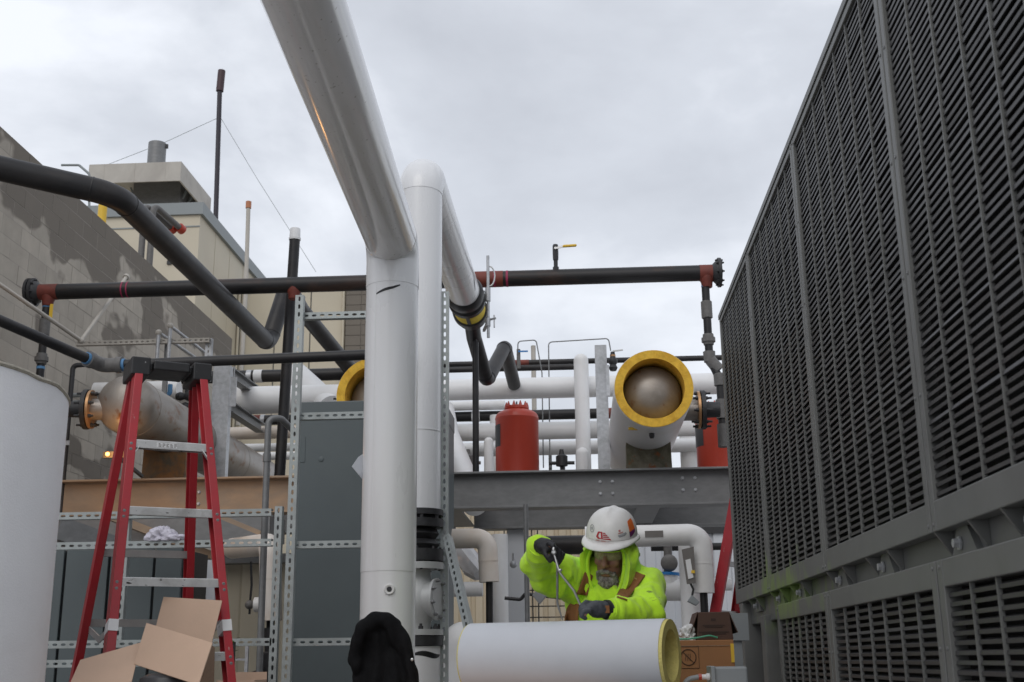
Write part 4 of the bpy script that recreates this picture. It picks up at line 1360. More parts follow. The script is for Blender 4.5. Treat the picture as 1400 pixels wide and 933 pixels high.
# lamp globe and junction on the fence line
c = P(702, 772, 10.8)
single('globe_fitting', MB().ellipsoid(c, X_ * .034, Y_ * .034, Z_ * .034).cyl(c, c + Z_ * .1, .012, 8), galv_bright, 'small grey globe fitting hanging left of the conduit', 'fitting')
m = MB().slab([P(728, 815, 9.5), P(738, 827, 9.5), P(748, 815, 9.5), P(740, 802, 9.5)], .1)
single('junction_box', m, grey_mark, 'tilted grey junction box just below the raised elbow', 'box', smooth=0, bevel=.005)
single('cable', MB().tube(fillet([P(690, 818, 9.6), P(712, 820, 9.6), P(718, 812, 9.6), P(770, 818, 9.6)], .03, 4), .014, 8), rubber, 'thick black cable slung behind the conduit', 'cable')
# blue lift arm and other bits right of the hat
a = [P(903, 690, 14.5), P(897, 705, 14.5), P(886, 720, 14.5), P(878, 735, 14.5)]
single('blue_hose', MB().tube(a, .075, 12), blue_p, 'bright blue curved hose behind the joist right of the hard hat', 'hose')
single('blue_pipe', MB().bar(P(955, 708, 14.6), P(1000, 706, 14.6), .12, .09), blue_p, 'bright blue pipe under the rear beam by the chiller edge', 'pipe')
rack_pipe('grey rail under the galvanised beam right of the hard hat', 697, 5, 866, 912, 12.8, galv)
single('dark_machine', MB().boxb(P(872, 735, 15.2), P(912, 690, 15.8)), dark_iron, 'dark machinery in shadow right of the hard hat', 'machine', smooth=0)
# ================================================================== slotted strut racks
SY = 7.0
FACE = Vector((0, -1, 0))
def strut_up(label, u, v, z0, z1, Y=SY, w=.043, name='strut_post', x=None):
    c = P(u, v, Y)
    xx = c.x if x is None else x
    return single(name, MB().strut((xx, Y, z0), (xx, Y, z1), FACE, w), zinc, label, 'strut', 'slotted zinc strut posts', smooth=0, solid=.0025)
def strut_h(label, u0, u1, v, Y=SY - .0, w=.041, dy=0.0, name='strut_rail', end=None):
    a, b2 = P(u0, v, Y), P(u1, v, Y)
    z = P((u0 + u1) / 2, v, Y).z
    return single(name, MB().strut((a.x, Y + dy, z), (b2.x, Y + dy, z), FACE, w), zinc, label, 'strut', 'slotted zinc strut rails', smooth=0, solid=.0025)
zt = P(408, 405, SY).z
strut_up('tall slotted strut post left of the white riser', 400, 700, 0, zt, w=.050)
strut_up('tall slotted strut post right of the white riser', 608, 700, 0, P(605, 400, SY).z, w=.043)
strut_up('short slotted strut post touching the tall left one', 378, 800, 0, P(378, 693, SY).z, w=.043)
strut_up('slotted strut post behind the left rail of the stepladder', 168, 800, 0, P(168, 706, SY).z - .0, Y=SY + .046)
strut_h('top slotted strut rail between the tall posts, under the header', 412, 600, 428, dy=.046)
strut_h('slotted strut rail along the top of the grey cabinet', 406, 600, 566, dy=.046)
strut_h('slotted strut rail across the middle of the grey cabinet', 398, 605, 743, dy=.046)
strut_h('lowest visible slotted strut rail across the grey cabinet', 394, 605, 877, dy=.046)
strut_h('uppermost slotted strut rail of the left rack under the tan beam', 60, 372, 704)
strut_h('slotted strut rail of the left rack carrying the white rag', 60, 372, 745)
strut_h('slotted strut rail of the left rack at box height', 60, 372, 880)
strut_h('lowest slotted strut rail of the left rack', 60, 240, 907)
# slanting strut right of the right post
a, b2 = P(612, 735, 6.9), P(646, 880, 6.3)
single('strut_brace', MB().strut(a, b2, (-.3, -1, 0), .041), zinc, 'slanting strut brace running down behind the white tube', 'strut', smooth=0, solid=.0025)

# ------------------------------------------------------------------ grey green cabinets
t = thing('tall_cabinet', 'tall grey green steel cabinet behind the white riser', 'cabinet', (-1.35, 8.4, 0))
CY = 8.1
x0, x1 = P(404, 700, CY).x, P(606, 700, CY).x
zt = P(450, 549, CY).z
zb = P(450, 572, CY).z
part('body', MB().boxb((x0, CY + .02, 0), (x1, CY + .7, zt - .02)), panel_green, t, smooth=0, bevel=.004)
part('top_band', MB().boxb((x0 - .004, CY - .004, zb), (x1 + .004, CY + .704, zt)), panel_green, t, smooth=0, bevel=.006)
zm = P(450, 748, CY).z
zl = P(450, 880, CY).z
part('door_panel', MB().boxb((x0 + .006, CY, zm + .01), (x1 - .006, CY + .018, zb - .006)), panel_green, t, smooth=0, bevel=.005)
part('door_panel', MB().boxb((x0 + .006, CY, zl + .006), (x1 - .006, CY + .018, zm)), panel_green, t, smooth=0, bevel=.005)
part('door_panel', MB().boxb((x0 + .006, CY, .1), (x1 - .006, CY + .018, zl - .004)), panel_green, t, smooth=0, bevel=.005)
c = P(439, 628, CY)
part('knock_out', MB().lathe((c.x, CY, c.z), (0, -1, 0), [(-.002, .018), (.005, .018), (.006, .015)], 18), panel_green, t)
c = P(414, 615, CY)
part('hinge_plate', MB().boxb((c.x - .018, CY - .004, c.z - .09), (c.x + .018, CY - .0005, c.z + .09)), panel_green, t, smooth=0, bevel=.002)
t = thing('low_cabinet', 'low grey green panelled cabinet behind the red stepladder', 'cabinet', (-2.9, 7.6, 0))
ly = 7.35
x0, x1 = P(50, 800, ly).x, P(248, 800, ly).x
zt = P(150, 752, ly).z
part('body', MB().boxb((x0, ly + .03, 0), (x1, ly + .5, zt)), dark_iron, t, smooth=0)
cuts = [P(u_, 800, ly).x for u_ in (50, 86, 147, 209)] + [x1]
for i in range(4):
    part('door_panel', MB().boxb((cuts[i] + (.008 if i else 0), ly, .05), (cuts[i + 1] - .008, ly + .028, zt + .004)), panel_green, t, smooth=0, bevel=.004)
t = thing('white_panel_post', 'pale flat post behind the right rail of the stepladder', 'post', (P(294, 800, 7.5).x, 7.5, 0))
a, b2 = P(284, 766, 7.6), P(296, 766, 7.6)
part('flat_bar', MB().boxb((a.x, 7.6, 0), (b2.x, 7.63, a.z)), white_clad, t, smooth=0)
# galvanised duct plates and braces seen between the rails of the left rack
m = MB().bar(P(78, 722, 8.2), P(205, 768, 8.6), .10, .16)
single('duct_brace', m, galv, 'sloping grey duct edge between the two upper rails of the left rack', 'duct', smooth=0)
m = MB().bar(P(150, 706, 9.2), P(290, 760, 9.6), .06, .06)
single('angle_brace', m, tan_beam_m, 'slim tan angle brace sloping behind the white rag', 'brace', smooth=0)
m = MB().bar(P(300, 706, 9.0), P(358, 730, 9.0), .10, .035)
single('angle_brace', m, tan_beam_m, 'tan angle brace over the glow-tinted elbow pipe at left', 'brace', smooth=0)
m = MB().boxb(P(60, 742, 9.4), P(390, 712, 9.9))
single('grey_duct', m, galv, 'long grey sheet metal duct under the tan beam', 'duct', smooth=0)

# rag on the rail
def blob(c, ax, ay, az, amp, freq, seg=40, rings=24, seed=0, bottom=None):
    m = MB().ellipsoid(c, ax, ay, az, seg, rings)
    c = Vector(c)
    out = []
    for v in m.v:
        d = (v - c)
        n1 = noise.noise(v * freq + Vector((seed, 0, 0)))
        n2 = abs(noise.noise(v * freq * 2.3 + Vector((0, seed, 3))))
        w = v + d.normalized() * amp * (n1 - 1.3 * n2)
        if bottom is not None and w.z < bottom:
            w.z = bottom + (w.z - bottom) * .05
        out.append(w)
    m.v = out
    return m
zr = P(224, 745, SY).z + .0215
c = P(220, 738, SY)
m = blob((c.x, SY, zr + .035), X_ * .10, Y_ * .06, Z_ * .065, .035, 14, seed=3, bottom=zr)
k = len(m.v)
m2 = blob((c.x + .09, SY, zr + .02), X_ * .08, Y_ * .05, Z_ * .03, .02, 18, seed=8, bottom=zr)
m.add(m2.v, m2.f)
single('rag', m, cloth_white, 'crumpled white rag lying on the strut rail of the left rack', 'rag', smooth=60)

# bent conduit hook behind the left rack
hk = [P(361, 940, 7.2), P(366, 572, 7.2), P(384, 572, 7.24), P(404, 592, 7.4)]
hk[0] = Vector((hk[1].x, 7.2, 0))
hk[1] = P(367, 573, 7.2)
hk[0].x = P(362, 780, 7.2).x
t = thing('bent_conduit', 'grey steel conduit rising behind the left rack and hooking over at its top', 'conduit', (hk[0].x, 7.2, 0))
part('conduit', MB().tube(fillet(hk, .055, 7), .0205, 18), galv, t)
c = P(365, 625, 7.2)
part('coupling', MB().cyl((c.x, 7.2, c.z - .03), (c.x, 7.2, c.z + .02), .025, 18), galv, t)

# loose jacket flap on the cabinet beside the riser
q = [P(502, 617, 5.90), P(490, 625, 5.86), P(481, 638, 5.80), P(490, 649, 5.83), P(503, 664, 5.90)]
m = MB().add([q[0], q[1], q[2], q[3], q[4], (q[0] + q[4]) / 2], [(0, 1, 5), (1, 2, 3), (1, 3, 5), (3, 4, 5)])
part('loose_flap', m, paper_white, RISER, smooth=0, solid=.002)

# ------------------------------------------------------------------ valve train under the back riser
t = thing('valve_train', 'flanged black and grey valve stack below the back riser', 'valve', (gx, gy, 0))
def zz(v):
    return P(588, v, gy).z
def fl(v0, v1, r, mat, name='flange', seg=40):
    return part(name, MB().cyl((gx, gy, zz(v1)), (gx, gy, zz(v0)), r, seg), mat, t)
fl(698, 706, .148, dark_iron)
fl(706, 711, .10, dark_iron, 'gasket')
f1 = fl(711, 722, .150, dark_iron)
part('bellows', MB().lathe((gx, gy, zz(752)), Z_, [(0, .11), (.03, .125), (.06, .10), (.09, .125), (.12, .11)], 36), rubber, t)
f2 = fl(752, 768, .150, dark_iron)
f3 = fl(770, 779, .152, valve_grey)
body = [(0, .075), (.04, .08), (.09, .115), (.16, .128), (.22, .115), (.28, .08), (.33, .075)]
sc_b = (zz(779) - zz(861)) / .33
part('valve_body', MB().lathe((gx, gy, zz(861)), Z_, [(a_ * sc_b, r_) for a_, r_ in body], 40), valve_grey, t)
bp_ = part('bonnet', MB().lathe((gx + .06, gy - .03, zz(820)), Vector((1, -.25, 0)), [(0, .10), (.05, .10), (.051, .118), (.066, .118), (.067, .09), (.07, .09)], 32), valve_grey, t)
for p in ring_points(Vector((gx + .06, gy - .03, zz(820))) + Vector((1, -.25, 0)).normalized() * .07, Vector((1, -.25, 0)), .104, 8):
    part('bolt', MB().lathe(p, Vector((1, -.25, 0)), [(-.01, .010), (.012, .010), (.013, .006), (.02, .006)], 6), galv, bp_)
fl(861, 869, .152, valve_grey)
fl(870, 883, .148, dark_iron)
clone_parts('nut', nut_z, None, t, ring_points((gx, gy, zz(757)), Z_, .13, 8, .1) + ring_points((gx, gy, zz(709)), Z_, .13, 8, .3) + ring_points((gx, gy, zz(772)), Z_, .128, 8, .3)
            + ring_points((gx, gy, zz(862)), Z_, .128, 8, .3))
part('lower_jacket', MB().cyl((gx, gy, 0), (gx, gy, zz(884)), R1, 40), white_dull, t)
m = MB()
vs = []
for k in range(11):
    a = math.radians(-95 + 8.5 * k)
    w = .028 * math.sin(math.pi * (k + .4) / 11) + .004
    zc_ = zz(893) + .008 * math.sin(k * .6)
    for s in (-1, 1):
        vs.append((gx + math.cos(a) * (R1 + .001), gy + math.sin(a) * (R1 + .001), zc_ + s * w / 2 - .01))
m.add(vs, [(2 * i, 2 * i + 2, 2 * i + 3, 2 * i + 1) for i in range(10)])
part('tear', m, ink, t, smooth=0)

# ------------------------------------------------------------------ white wrapped tank at far left
TY = 4.45
tp = P(95, 546, TY)
d2 = math.hypot(tp.x, tp.y)
TR = .85
tc = Vector((tp.x - tp.y / d2 * TR, tp.y + tp.x / d2 * TR, 0))
t = thing('wrapped_tank', 'big white canvas wrapped cylindrical tank at the left edge', 'tank', (tc.x, tc.y, 0))
part('jacket', MB().lathe((tc.x, tc.y, .15), Z_, [(0, TR), (tp.z - .17, TR), (tp.z - .155, TR - .006), (tp.z - .15, TR - .02), (tp.z - .15, .05)], 72), canvas_white, t)
rim = []
for k in range(72):
    a = 2 * math.pi * k / 72
    rim.append(Vector((tc.x + math.cos(a) * (TR - .004), tc.y + math.sin(a) * (TR - .004), tp.z - .012 + .008 * noise.noise(Vector((math.cos(a) * 6, math.sin(a) * 6, 0))))))
rim.append(rim[0].copy())
part('frayed_rim', MB().tube(rim, .010, 8, cap=False), material('frayed_canvas', (.46, .43, .36), .95, var=.25, vscale=40, bump=.5, bscale=120), t)
part('skirt', MB().cyl((tc.x, tc.y, 0), (tc.x, tc.y, .15), TR - .05, 48), galv, t)
m = MB()
for ua in (40, ):
    c = P(ua, 700, tc.y)
    ang = math.atan2(-.9, .35)
    m.boxb((tc.x + math.cos(ang) * TR - .002, tc.y + math.sin(ang) * TR - .002, .2), (tc.x + math.cos(ang) * TR + .002, tc.y + math.sin(ang) * TR + .001, tp.z - .02))
part('lap_seam', m, canvas_white, t, smooth=0)
# ================================================================== red stepladders
def stepladder(label, top, height, alpha, wt=.345, wb=.60, spread_f=.62, spread_r=.55, group='red fibreglass stepladders', lean=0.0, off=.07, wtr=.30, wbr=.62):
    """top: centre of the cap (world), feet at z = top.z - height; alpha turns the step side to the right"""
    top = Vector(top)
    z0 = top.z - height
    w = Vector((math.cos(alpha), math.sin(alpha), 0))
    d = Vector((math.sin(alpha), -math.cos(alpha), 0))
    t = thing('stepladder', label, 'ladder', (top.x, top.y, z0), group)
    def fr(s, k, inset=0.0):          # point on front rail, k = 0 top .. 1 bottom
        return top + w * (s * (wt + (wb - wt) * k - inset) / 2) + d * (.06 + spread_f * k) - Z_ * (height * k) + X_ * (lean * k)
    def rr(s, k, inset=0.0):
        return top + w * (s * (wtr + (wbr - wtr) * k - inset) / 2) - d * (.06 + spread_r * k) - Z_ * (height * k) + X_ * (lean * k)
    for s in (-1, 1):
        for fn, nm in ((fr, 'front_rail'), (rr, 'rear_rail')):
            p, q = fn(s, .015), fn(s, .985)
            ax = (q - p).normalized()
            # C channel: web on the outside, flanges inward
            dep = .086 if nm == 'front_rail' else .078
            fl_ = .036
            yv = (d - ax * d.dot(ax)).normalized()
            xv = (w * s - ax * (w * s).dot(ax)).normalized()
            th = .006
            sec = [(0, -dep / 2), (0, dep / 2), (-fl_, dep / 2), (-fl_, dep / 2 - th), (-th, dep / 2 - th), (-th, -dep / 2 + th), (-fl_, -dep / 2 + th), (-fl_, -dep / 2)]
            rail = part(nm, MB().extrude(sec, p, q, xv, yv), fibre_red, t, smooth=0, bevel=.0025)
            part('foot', MB().bar(fn(s, .975), fn(s, 1.0), .045, .09, side=w), black_plastic, rail, smooth=0, bevel=.004)
            if nm == 'front_rail':
                q1, q2 = fn(s, .478), fn(s, .497)
                c = (q1 + q2) / 2 + xv * .001
                part('tape', MB().bar(q1 + xv * (-fl_ / 2) , q2 + xv * (-fl_ / 2), fl_ + .004, dep + .005, side=xv), tape_white, rail, smooth=0)
    n = int((height - .35) / .305)
    for i in range(1, n + 1):
        k = (.305 * i + off) / height
        a, b2 = fr(-1, k, .012), fr(1, k, .012)
        m = MB()
        # channel tread: flat top, ribbed front lip turned down
        sec = [(-.040, 0), (.040, 0), (.042, -.003), (.042, -.036), (.039, -.036), (.039, -.025), (.0395, -.024), (.0395, -.014), (.039, -.013), (.039, -.004), (-.037, -.004), (-.037, -.03), (-.040, -.03)]
        m.extrude(sec, a, b2, d, Z_)
        tr = part('tread', m, alu, t, smooth=0)
        for s in (-1, 1):
            c = fr(s, k) + d * .044 - Z_ * .012 - w * (s * .012)
            for dz in (0, -.026):
                cc = fr(s, k + (.022 - dz) / height) + d * .0405 - w * (s * .015)
                part('rivet', MB().lathe(cc, d, [(-.002, .0085), (.003, .008), (.0055, .005)], 10), galv, tr)
        if i == 1:
            if lean:
                lc = (a + b2) / 2 + d * .0425 - Z_ * .019 - w * .02
                lab_ = part('label_plate', MB().bar(lc - w * .045, lc + w * .045, .022, .001, side=Z_), tape_white, tr, smooth=0)
                lm = MB()
                for q_ in range(3):
                    for r_ in range(5):
                        c_ = lc + d * .0009 + Z_ * (.006 - .006 * q_) + w * (-.036 + .017 * r_)
                        lm.bar(c_, c_ + w * (.012 if (q_ + r_) % 3 else .007), .0028, .0006, side=Z_)
                part('printed_lines', lm, dull_plate, tr, smooth=0)
            for s in (-1, 1):
                part('tread_brace', MB().bar(fr(s, k, .10) + d * .036 - Z_ * .03, fr(s, k + .045, .015) + d * .03, .022, .004, side=d), alu, tr, smooth=0)
    for i, k in enumerate((.135, .34, .47, .70, .88)):
        a, b2 = rr(-1, k, .01), rr(1, k, .01)
        part('rear_bar', MB().bar(a, b2, .035, .022, side=Z_), alu_dull, t, smooth=0)
    for s in (-1, 1):
        part('spreader', MB().bar(fr(s, .48, .07), (fr(s, .50, .07) + rr(s, .50, .07)) / 2 - Z_ * .01, .03, .005, side=Z_).bar(rr(s, .48, .07), (fr(s, .50, .07) + rr(s, .50, .07)) / 2 - Z_ * .01, .03, .005, side=Z_), alu_dull, t, smooth=0)
    # moulded cap
    cp_ = MB()
    def capbox(w0, w1, d0, d1, za, zb):
        vs = []
        for zq in (za, zb):
            for (ww, dd2) in ((w0, d0), (w1, d0), (w1, d1), (w0, d1)):
                vs.append(top + w * ww + d * dd2 + Z_ * zq)
        cp_.add(vs, [(0, 3, 2, 1), (4, 5, 6, 7), (0, 1, 5, 4), (1, 2, 6, 5), (2, 3, 7, 6), (3, 0, 4, 7)])
    hw = wt / 2 + .022
    capbox(-hw, -hw + .085, -.12, .12, -.062, .022)
    capbox(hw - .085, hw, -.12, .12, -.062, .020)
    capbox(-hw + .10, hw - .10, -.11, .112, -.030, .014)
    capbox(-hw + .084, -hw + .101, -.09, .09, -.03, .004)
    capbox(hw - .101, hw - .084, -.09, .09, -.03, .004)
    part('top_cap', cp_, black_plastic, t, smooth=0, bevel=.006)
    return t
tc_ = P(229, 506, 5.32)
stepladder('red fibreglass stepladder with black cap standing open at left', (tc_.x, 5.32, tc_.z), tc_.z, math.radians(30), .32, .686, .637, .713, lean=.019, wtr=.317, wbr=.714)
tb = P(1040, 600, 8.8)
stepladder('red stepladder half hidden behind the chiller edge', (tb.x, 8.8, tb.z), tb.z, math.radians(62), .33, .60, .7, .62)

# ================================================================== insulation tube being cut and its bench
tx0, tx1 = P(631, 893, 4.9).x, P(921, 893, 4.9).x
tz = 1.114
TRO, TRI = .137, .098
t = thing('insulation_tube', 'white jacketed fibreglass insulation tube lying in front of the worker', 'tube', (0, 4.9, tz - TRO))
p0 = P(645, 896, 5.03)
p1 = P(917, 893, 4.74)
p0.z = p1.z = tz
da = (p1 - p0).normalized()
Lt = (p1 - p0).length
part('fibreglass', MB().ring(p0 - da * .004, da, TRI, TRO - .0015, Lt + .008, 64), pale_ins, t)
part('jacket', MB().ring(p0 + da * .002, da, TRO - .001, TRO + .001, Lt - .012, 64), paper_white, t)
t = thing('work_bench', 'plywood work bench under the white insulation tube', 'bench', (0, 4.95, 0))
zt = tz - TRO - .002
part('top', MB().boxb((-.75, 4.68, zt - .02), (.6, 5.12, zt)), cardboard, t, smooth=0)
for sx in (-.7, .5):
    for sy in (4.72, 5.06):
        part('leg', MB().boxb((sx - .02, sy - .02, 0), (sx + .02, sy + .02, zt - .02)), cardboard, t, smooth=0)

# ================================================================== cardboard boxes
BYq = 4.62
def flap(parent, name, pts, th=.005, mat=None):
    q = [Vector(p) for p in pts]
    n_ = (q[1] - q[0]).cross(q[2] - q[0])
    d_ = q[3] - CAM
    q[3] = CAM + d_ * (n_.dot(q[0] - CAM) / n_.dot(d_))      # keep the board flat
    return part(name, MB().slab(q, th), mat or cardboard, parent, smooth=0)
t = thing('cardboard_box', 'open cardboard box with raised flaps in front of the stepladder', 'box', (P(200, 930, BYq).x, BYq, .55))
bl, br = P(92, 940, 4.50), P(292, 940, 4.50)
zr = bl.z - .02
xl, xr = bl.x + .02, br.x - .01
yb, yf = 4.95, 4.42
w_ = .005
part('front_side', MB().boxb((xl, yf, zr - .42), (xr, yf + w_, zr)), cardboard, t, smooth=0)
part('back_side', MB().boxb((xl, yb - w_, zr - .42), (xr, yb, zr)), cardboard, t, smooth=0)
part('left_side', MB().boxb((xl, yf + w_, zr - .42), (xl + w_, yb - w_, zr)), cardboard, t, smooth=0)
part('right_side', MB().boxb((xr - w_, yf + w_, zr - .42), (xr, yb - w_, zr)), cardboard, t, smooth=0)
part('bottom', MB().boxb((xl + w_, yf + w_, zr - .42), (xr - w_, yb - w_, zr - .415)), cardboard, t, smooth=0)
flap(t, 'flap', [P(205, 890, 4.95), P(286, 896, 4.95), P(304, 822, 5.04), P(224, 817, 5.04)])
flap(t, 'flap', [P(184, 909, 4.66), P(272, 938, 4.50), P(291, 880, 4.62), P(201, 853, 4.75)])
flap(t, 'flap', [P(92, 945, 4.50), P(180, 934, 4.56), P(193, 880, 4.80), P(110, 904, 4.74)])
flap(t, 'flap', [P(272, 940, 4.50), P(291, 940, 4.72), P(292, 886, 4.78), P(287, 882, 4.63)], .005, card_edge)
c0 = P(192, 922, 4.66)
single('plastic_drum', MB().lathe((c0.x + .10, 4.68, zr - .38), Z_, [(0, .10), (.33, .11), (.40, .11), (.43, .10), (.445, .07), (.445, .02)], 32), dark_plastic, 'dark grey plastic drum lying in the open cardboard box', 'drum')
single('pallet_stack', MB().boxb((xl - .05, yf - .02, 0), (xr + .05, yb + .02, .09)).boxb((xl, yf, .09), (xr, yb, zr - .425)), card_edge, 'closed carton under the open cardboard box', 'box', smooth=0)
# box with plant-like sprig at the left rack
a, b2 = P(296, 924, 6.5), P(348, 930, 6.5)
t = thing('cardboard_box', 'small open brown carton at the foot of the stepladder right rail', 'box', ((a.x + b2.x) / 2, 6.6, .5))
for nm, A, B in (('front_side', (a.x, 6.5, .6), (b2.x, 6.505, b2.z)), ('left_side', (a.x, 6.505, .6), (a.x + .005, 6.75, b2.z)), ('right_side', (b2.x - .005, 6.505, .6), (b2.x, 6.75, b2.z)), ('back_side', (a.x, 6.75, .6), (b2.x, 6.755, b2.z + .04)), ('bottom', (a.x + .005, 6.505, .6), (b2.x - .005, 6.75, .605))):
    part(nm, MB().boxb(A, B), cardboard, t, smooth=0)
part('label_patch', MB().boxb((a.x + .01, 6.4965, b2.z - .05), (a.x + .055, 6.4995, b2.z - .012)), material('mint_label', (.25, .55, .42), .6), t, smooth=0)
single('carton', MB().boxb((a.x - .02, 6.45, 0), (b2.x + .02, 6.8, .599)), cardboard, 'plain carton under the small open brown carton', 'box', smooth=0)
c = P(320, 880, 6.65)
t = thing('potted_cane', 'black cane with a green sprig standing in the small open carton', 'cane', (c.x, 6.65, .61))
part('cane', MB().cyl((c.x, 6.65, .61), (c.x, 6.65, P(320, 878, 6.65).z), .010, 8), dark_iron, t)
lf = material('sprig_green', (.05, .16, .03), .6, var=.2)
for k in range(9):
    a_ = k * 2.4
    zq = P(320, 874 + 3.5 * k, 6.65).z
    dv = Vector((math.cos(a_), math.sin(a_) * .7, .35)).normalized()
    sd_ = dv.cross(Z_).normalized() * .008
    b0 = Vector((c.x, 6.65, zq))
    part('leaf', MB().add([b0, b0 + dv * .02 + sd_, b0 + dv * .045 - Z_ * .004, b0 + dv * .02 - sd_], [(0, 1, 2, 3)]), lf, t, smooth=0)
a = P(333, 885, 6.9)
single('light_frame', MB().bar(P(338, 884, 6.9), Vector((P(336, 940, 6.9).x, 6.9, 0)), .018, .018).bar(P(322, 902, 6.9), P(337, 902, 6.9), .012, .012), galv_bright, 'slim bright metal leg behind the small open carton', 'frame', smooth=0)

# right cartons
by = 6.15
a, b2 = P(905, 876, by), P(1003, 876, by)
t = thing('cardboard_box', 'big orange brown carton with a crossed circle symbol right of the insulation tube', 'box', ((a.x + b2.x) / 2, by + .25, 0))
part('box_body', MB().boxb((a.x, by, .35), (b2.x, by + .5, a.z)), card_orange, t, smooth=0, bevel=.004)
part('lid_seam', MB().boxb((a.x + .002, by - .003, a.z - .03), (b2.x - .002, by - .0005, a.z - .026)), card_edge, t, smooth=0)
c = P(941, 899, by)
sy_ = MB()
ring = [Vector((c.x + .038 * math.cos(2 * math.pi * k / 28), by - .002, c.z + .038 * math.sin(2 * math.pi * k / 28))) for k in range(29)]
sy_.tube(ring, .0022, 6, cap=False)
sy_.bar((c.x - .027, by - .002, c.z + .027), (c.x + .027, by - .002, c.z - .027), .004, .003)
for k in range(3):
    sy_.bar((c.x - .016 + .012 * k, by - .002, c.z - .016), (c.x - .010 + .010 * k, by - .002, c.z + .018), .0025, .002)
for (q1, q2) in (((-.052, .052), (.052, .052)), ((.052, .052), (.052, -.052)), ((.052, -.052), (-.052, -.052)), ((-.052, -.052), (-.052, .052))):
    sy_.bar((c.x + q1[0], by - .002, c.z + q1[1]), (c.x + q2[0], by - .002, c.z + q2[1]), .0022, .002)
part('printed_symbol', sy_, material('brown_print', (.06, .03, .015), .7), t, smooth=0)
q = P(1001.5, 893, by)
part('yellow_strip', MB().boxb((q.x - .008, by - .005, q.z - .045), (q.x + .008, by - .001, q.z + .045)), yellow_p, t, smooth=0)
single('carton', MB().boxb((a.x - .03, by - .02, 0), (b2.x + .02, by + .55, .349)), card_dark, 'dark carton at the bottom under the orange brown carton', 'box', smooth=0)
za = a.z + .001
a2, b3 = P(953, 874, by + .05), P(1003, 874, by + .05)
t = thing('cardboard_box', 'dark brown carton with sloping sides on top of the orange brown carton', 'box', ((a2.x + b3.x) / 2, by + .2, za))
h = P(975, 837, by + .05).z - za
m = MB()
y0, y1 = by + .05, by + .35
m.add([(a2.x, y0, za), (b3.x, y0, za), (b3.x, y1, za), (a2.x, y1, za), (a2.x + .012, y0, za + h), (b3.x - .014, y0, za + h), (b3.x - .014, y1, za + h), (a2.x + .012, y1, za + h)],
      [(0, 3, 2, 1), (4, 5, 6, 7), (0, 1, 5, 4), (1, 2, 6, 5), (2, 3, 7, 6), (3, 0, 4, 7)])
part('box_body', m, card_dark, t, smooth=0, bevel=.003)
part('side_flap', MB().slab([(a2.x + .012, y0 + .002, za + h), (a2.x + .012, y1, za + h), (a2.x - .025, y1, za + .03), (a2.x - .028, y0, za + .035)], .004), card_dark, t, smooth=0)
part('side_flap', MB().slab([(b3.x - .014, y0 + .002, za + h), (b3.x - .014, y1, za + h), (b3.x + .02, y1, za + .03), (b3.x + .025, y0, za + .035)], .004), card_dark, t, smooth=0)
pr = MB()
for k, (wq, zq) in enumerate(((.012, .68), (.055, .50), (.045, .44), (.075, .26), (.06, .20))):
    cxm = (a2.x + b3.x) / 2 - .005
    pr.boxb((cxm - wq, y0 - .0022, za + h * zq), (cxm + wq, y0 - .0006, za + h * zq + (.012 if k == 0 else .005)))
part('faint_print', pr, material('faint_print', (.045, .024, .018), .7), t, smooth=0)
c = P(942, 871, by + .06)
m = blob((c.x, by + .1, za + .028), X_ * .042, Y_ * .05, Z_ * .045, .03, 20, seed=5, bottom=za)
single('plastic_bag', m, tape_white, 'crumpled white plastic bag on the orange brown carton', 'bag', smooth=60)
cd_ = [P(922, 874, by + .03), P(940, 874, by + .03), P(955, 872, by + .02), P(970, 869, by + .02), P(981, 872, by + .03)]
single('green_cord', MB().tube(fillet(cd_, .05, 5), .0045, 8), green_cord_m, 'thin green cord lying on the orange brown carton', 'cord')
# grey enclosure bottom right
ey = 4.75
a, b2 = P(973, 912, ey), P(1022, 912, ey)
t = thing('electrical_box', 'grey electrical enclosure at the bottom edge beside the chiller', 'box', ((a.x + b2.x) / 2, ey + .08, 0))
part('enclosure', MB().boxb((a.x, ey, .75), (b2.x, ey + .16, a.z)), grey_box_m, t, smooth=0, bevel=.008)
part('lid_edge', MB().boxb((a.x - .004, ey - .012, .75), (a.x + .012, ey + .165, a.z + .003)), grey_box_m, t, smooth=0, bevel=.003)
c = P(968, 926, ey)
part('gland', MB().lathe((a.x - .004, ey + .06, c.z), (-1, 0, 0), [(0, .014), (.012, .014), (.013, .010), (.03, .010)], 10), tape_white, t)
part('gland_nut', MB().lathe((a.x - .034, ey + .06, c.z), (-1, 0, 0), [(0, .012), (.012, .012)], 8), tank_red, t)
part('flex_cable', MB().tube(fillet([(a.x - .046, ey + .06, c.z), (a.x - .10, ey + .06, c.z - .01), (a.x - .12, ey + .06, c.z - .15)], .04, 6), .010, 10), grey_box_m, t)
part('stand', MB().boxb((a.x + .04, ey + .05, 0), (a.x + .09, ey + .1, .75)), galv, t, smooth=0)
# small grey valve knobs at the chiller foot
single('disconnect_box', MB().boxb(P(1003, 876, 7.0), P(1016, 840, 7.2)).boxb(P(1006, 960, 7.02), P(1012, 876, 7.1)), grey_box_m, 'narrow grey box clipped to the chiller corner post', 'box', smooth=0)

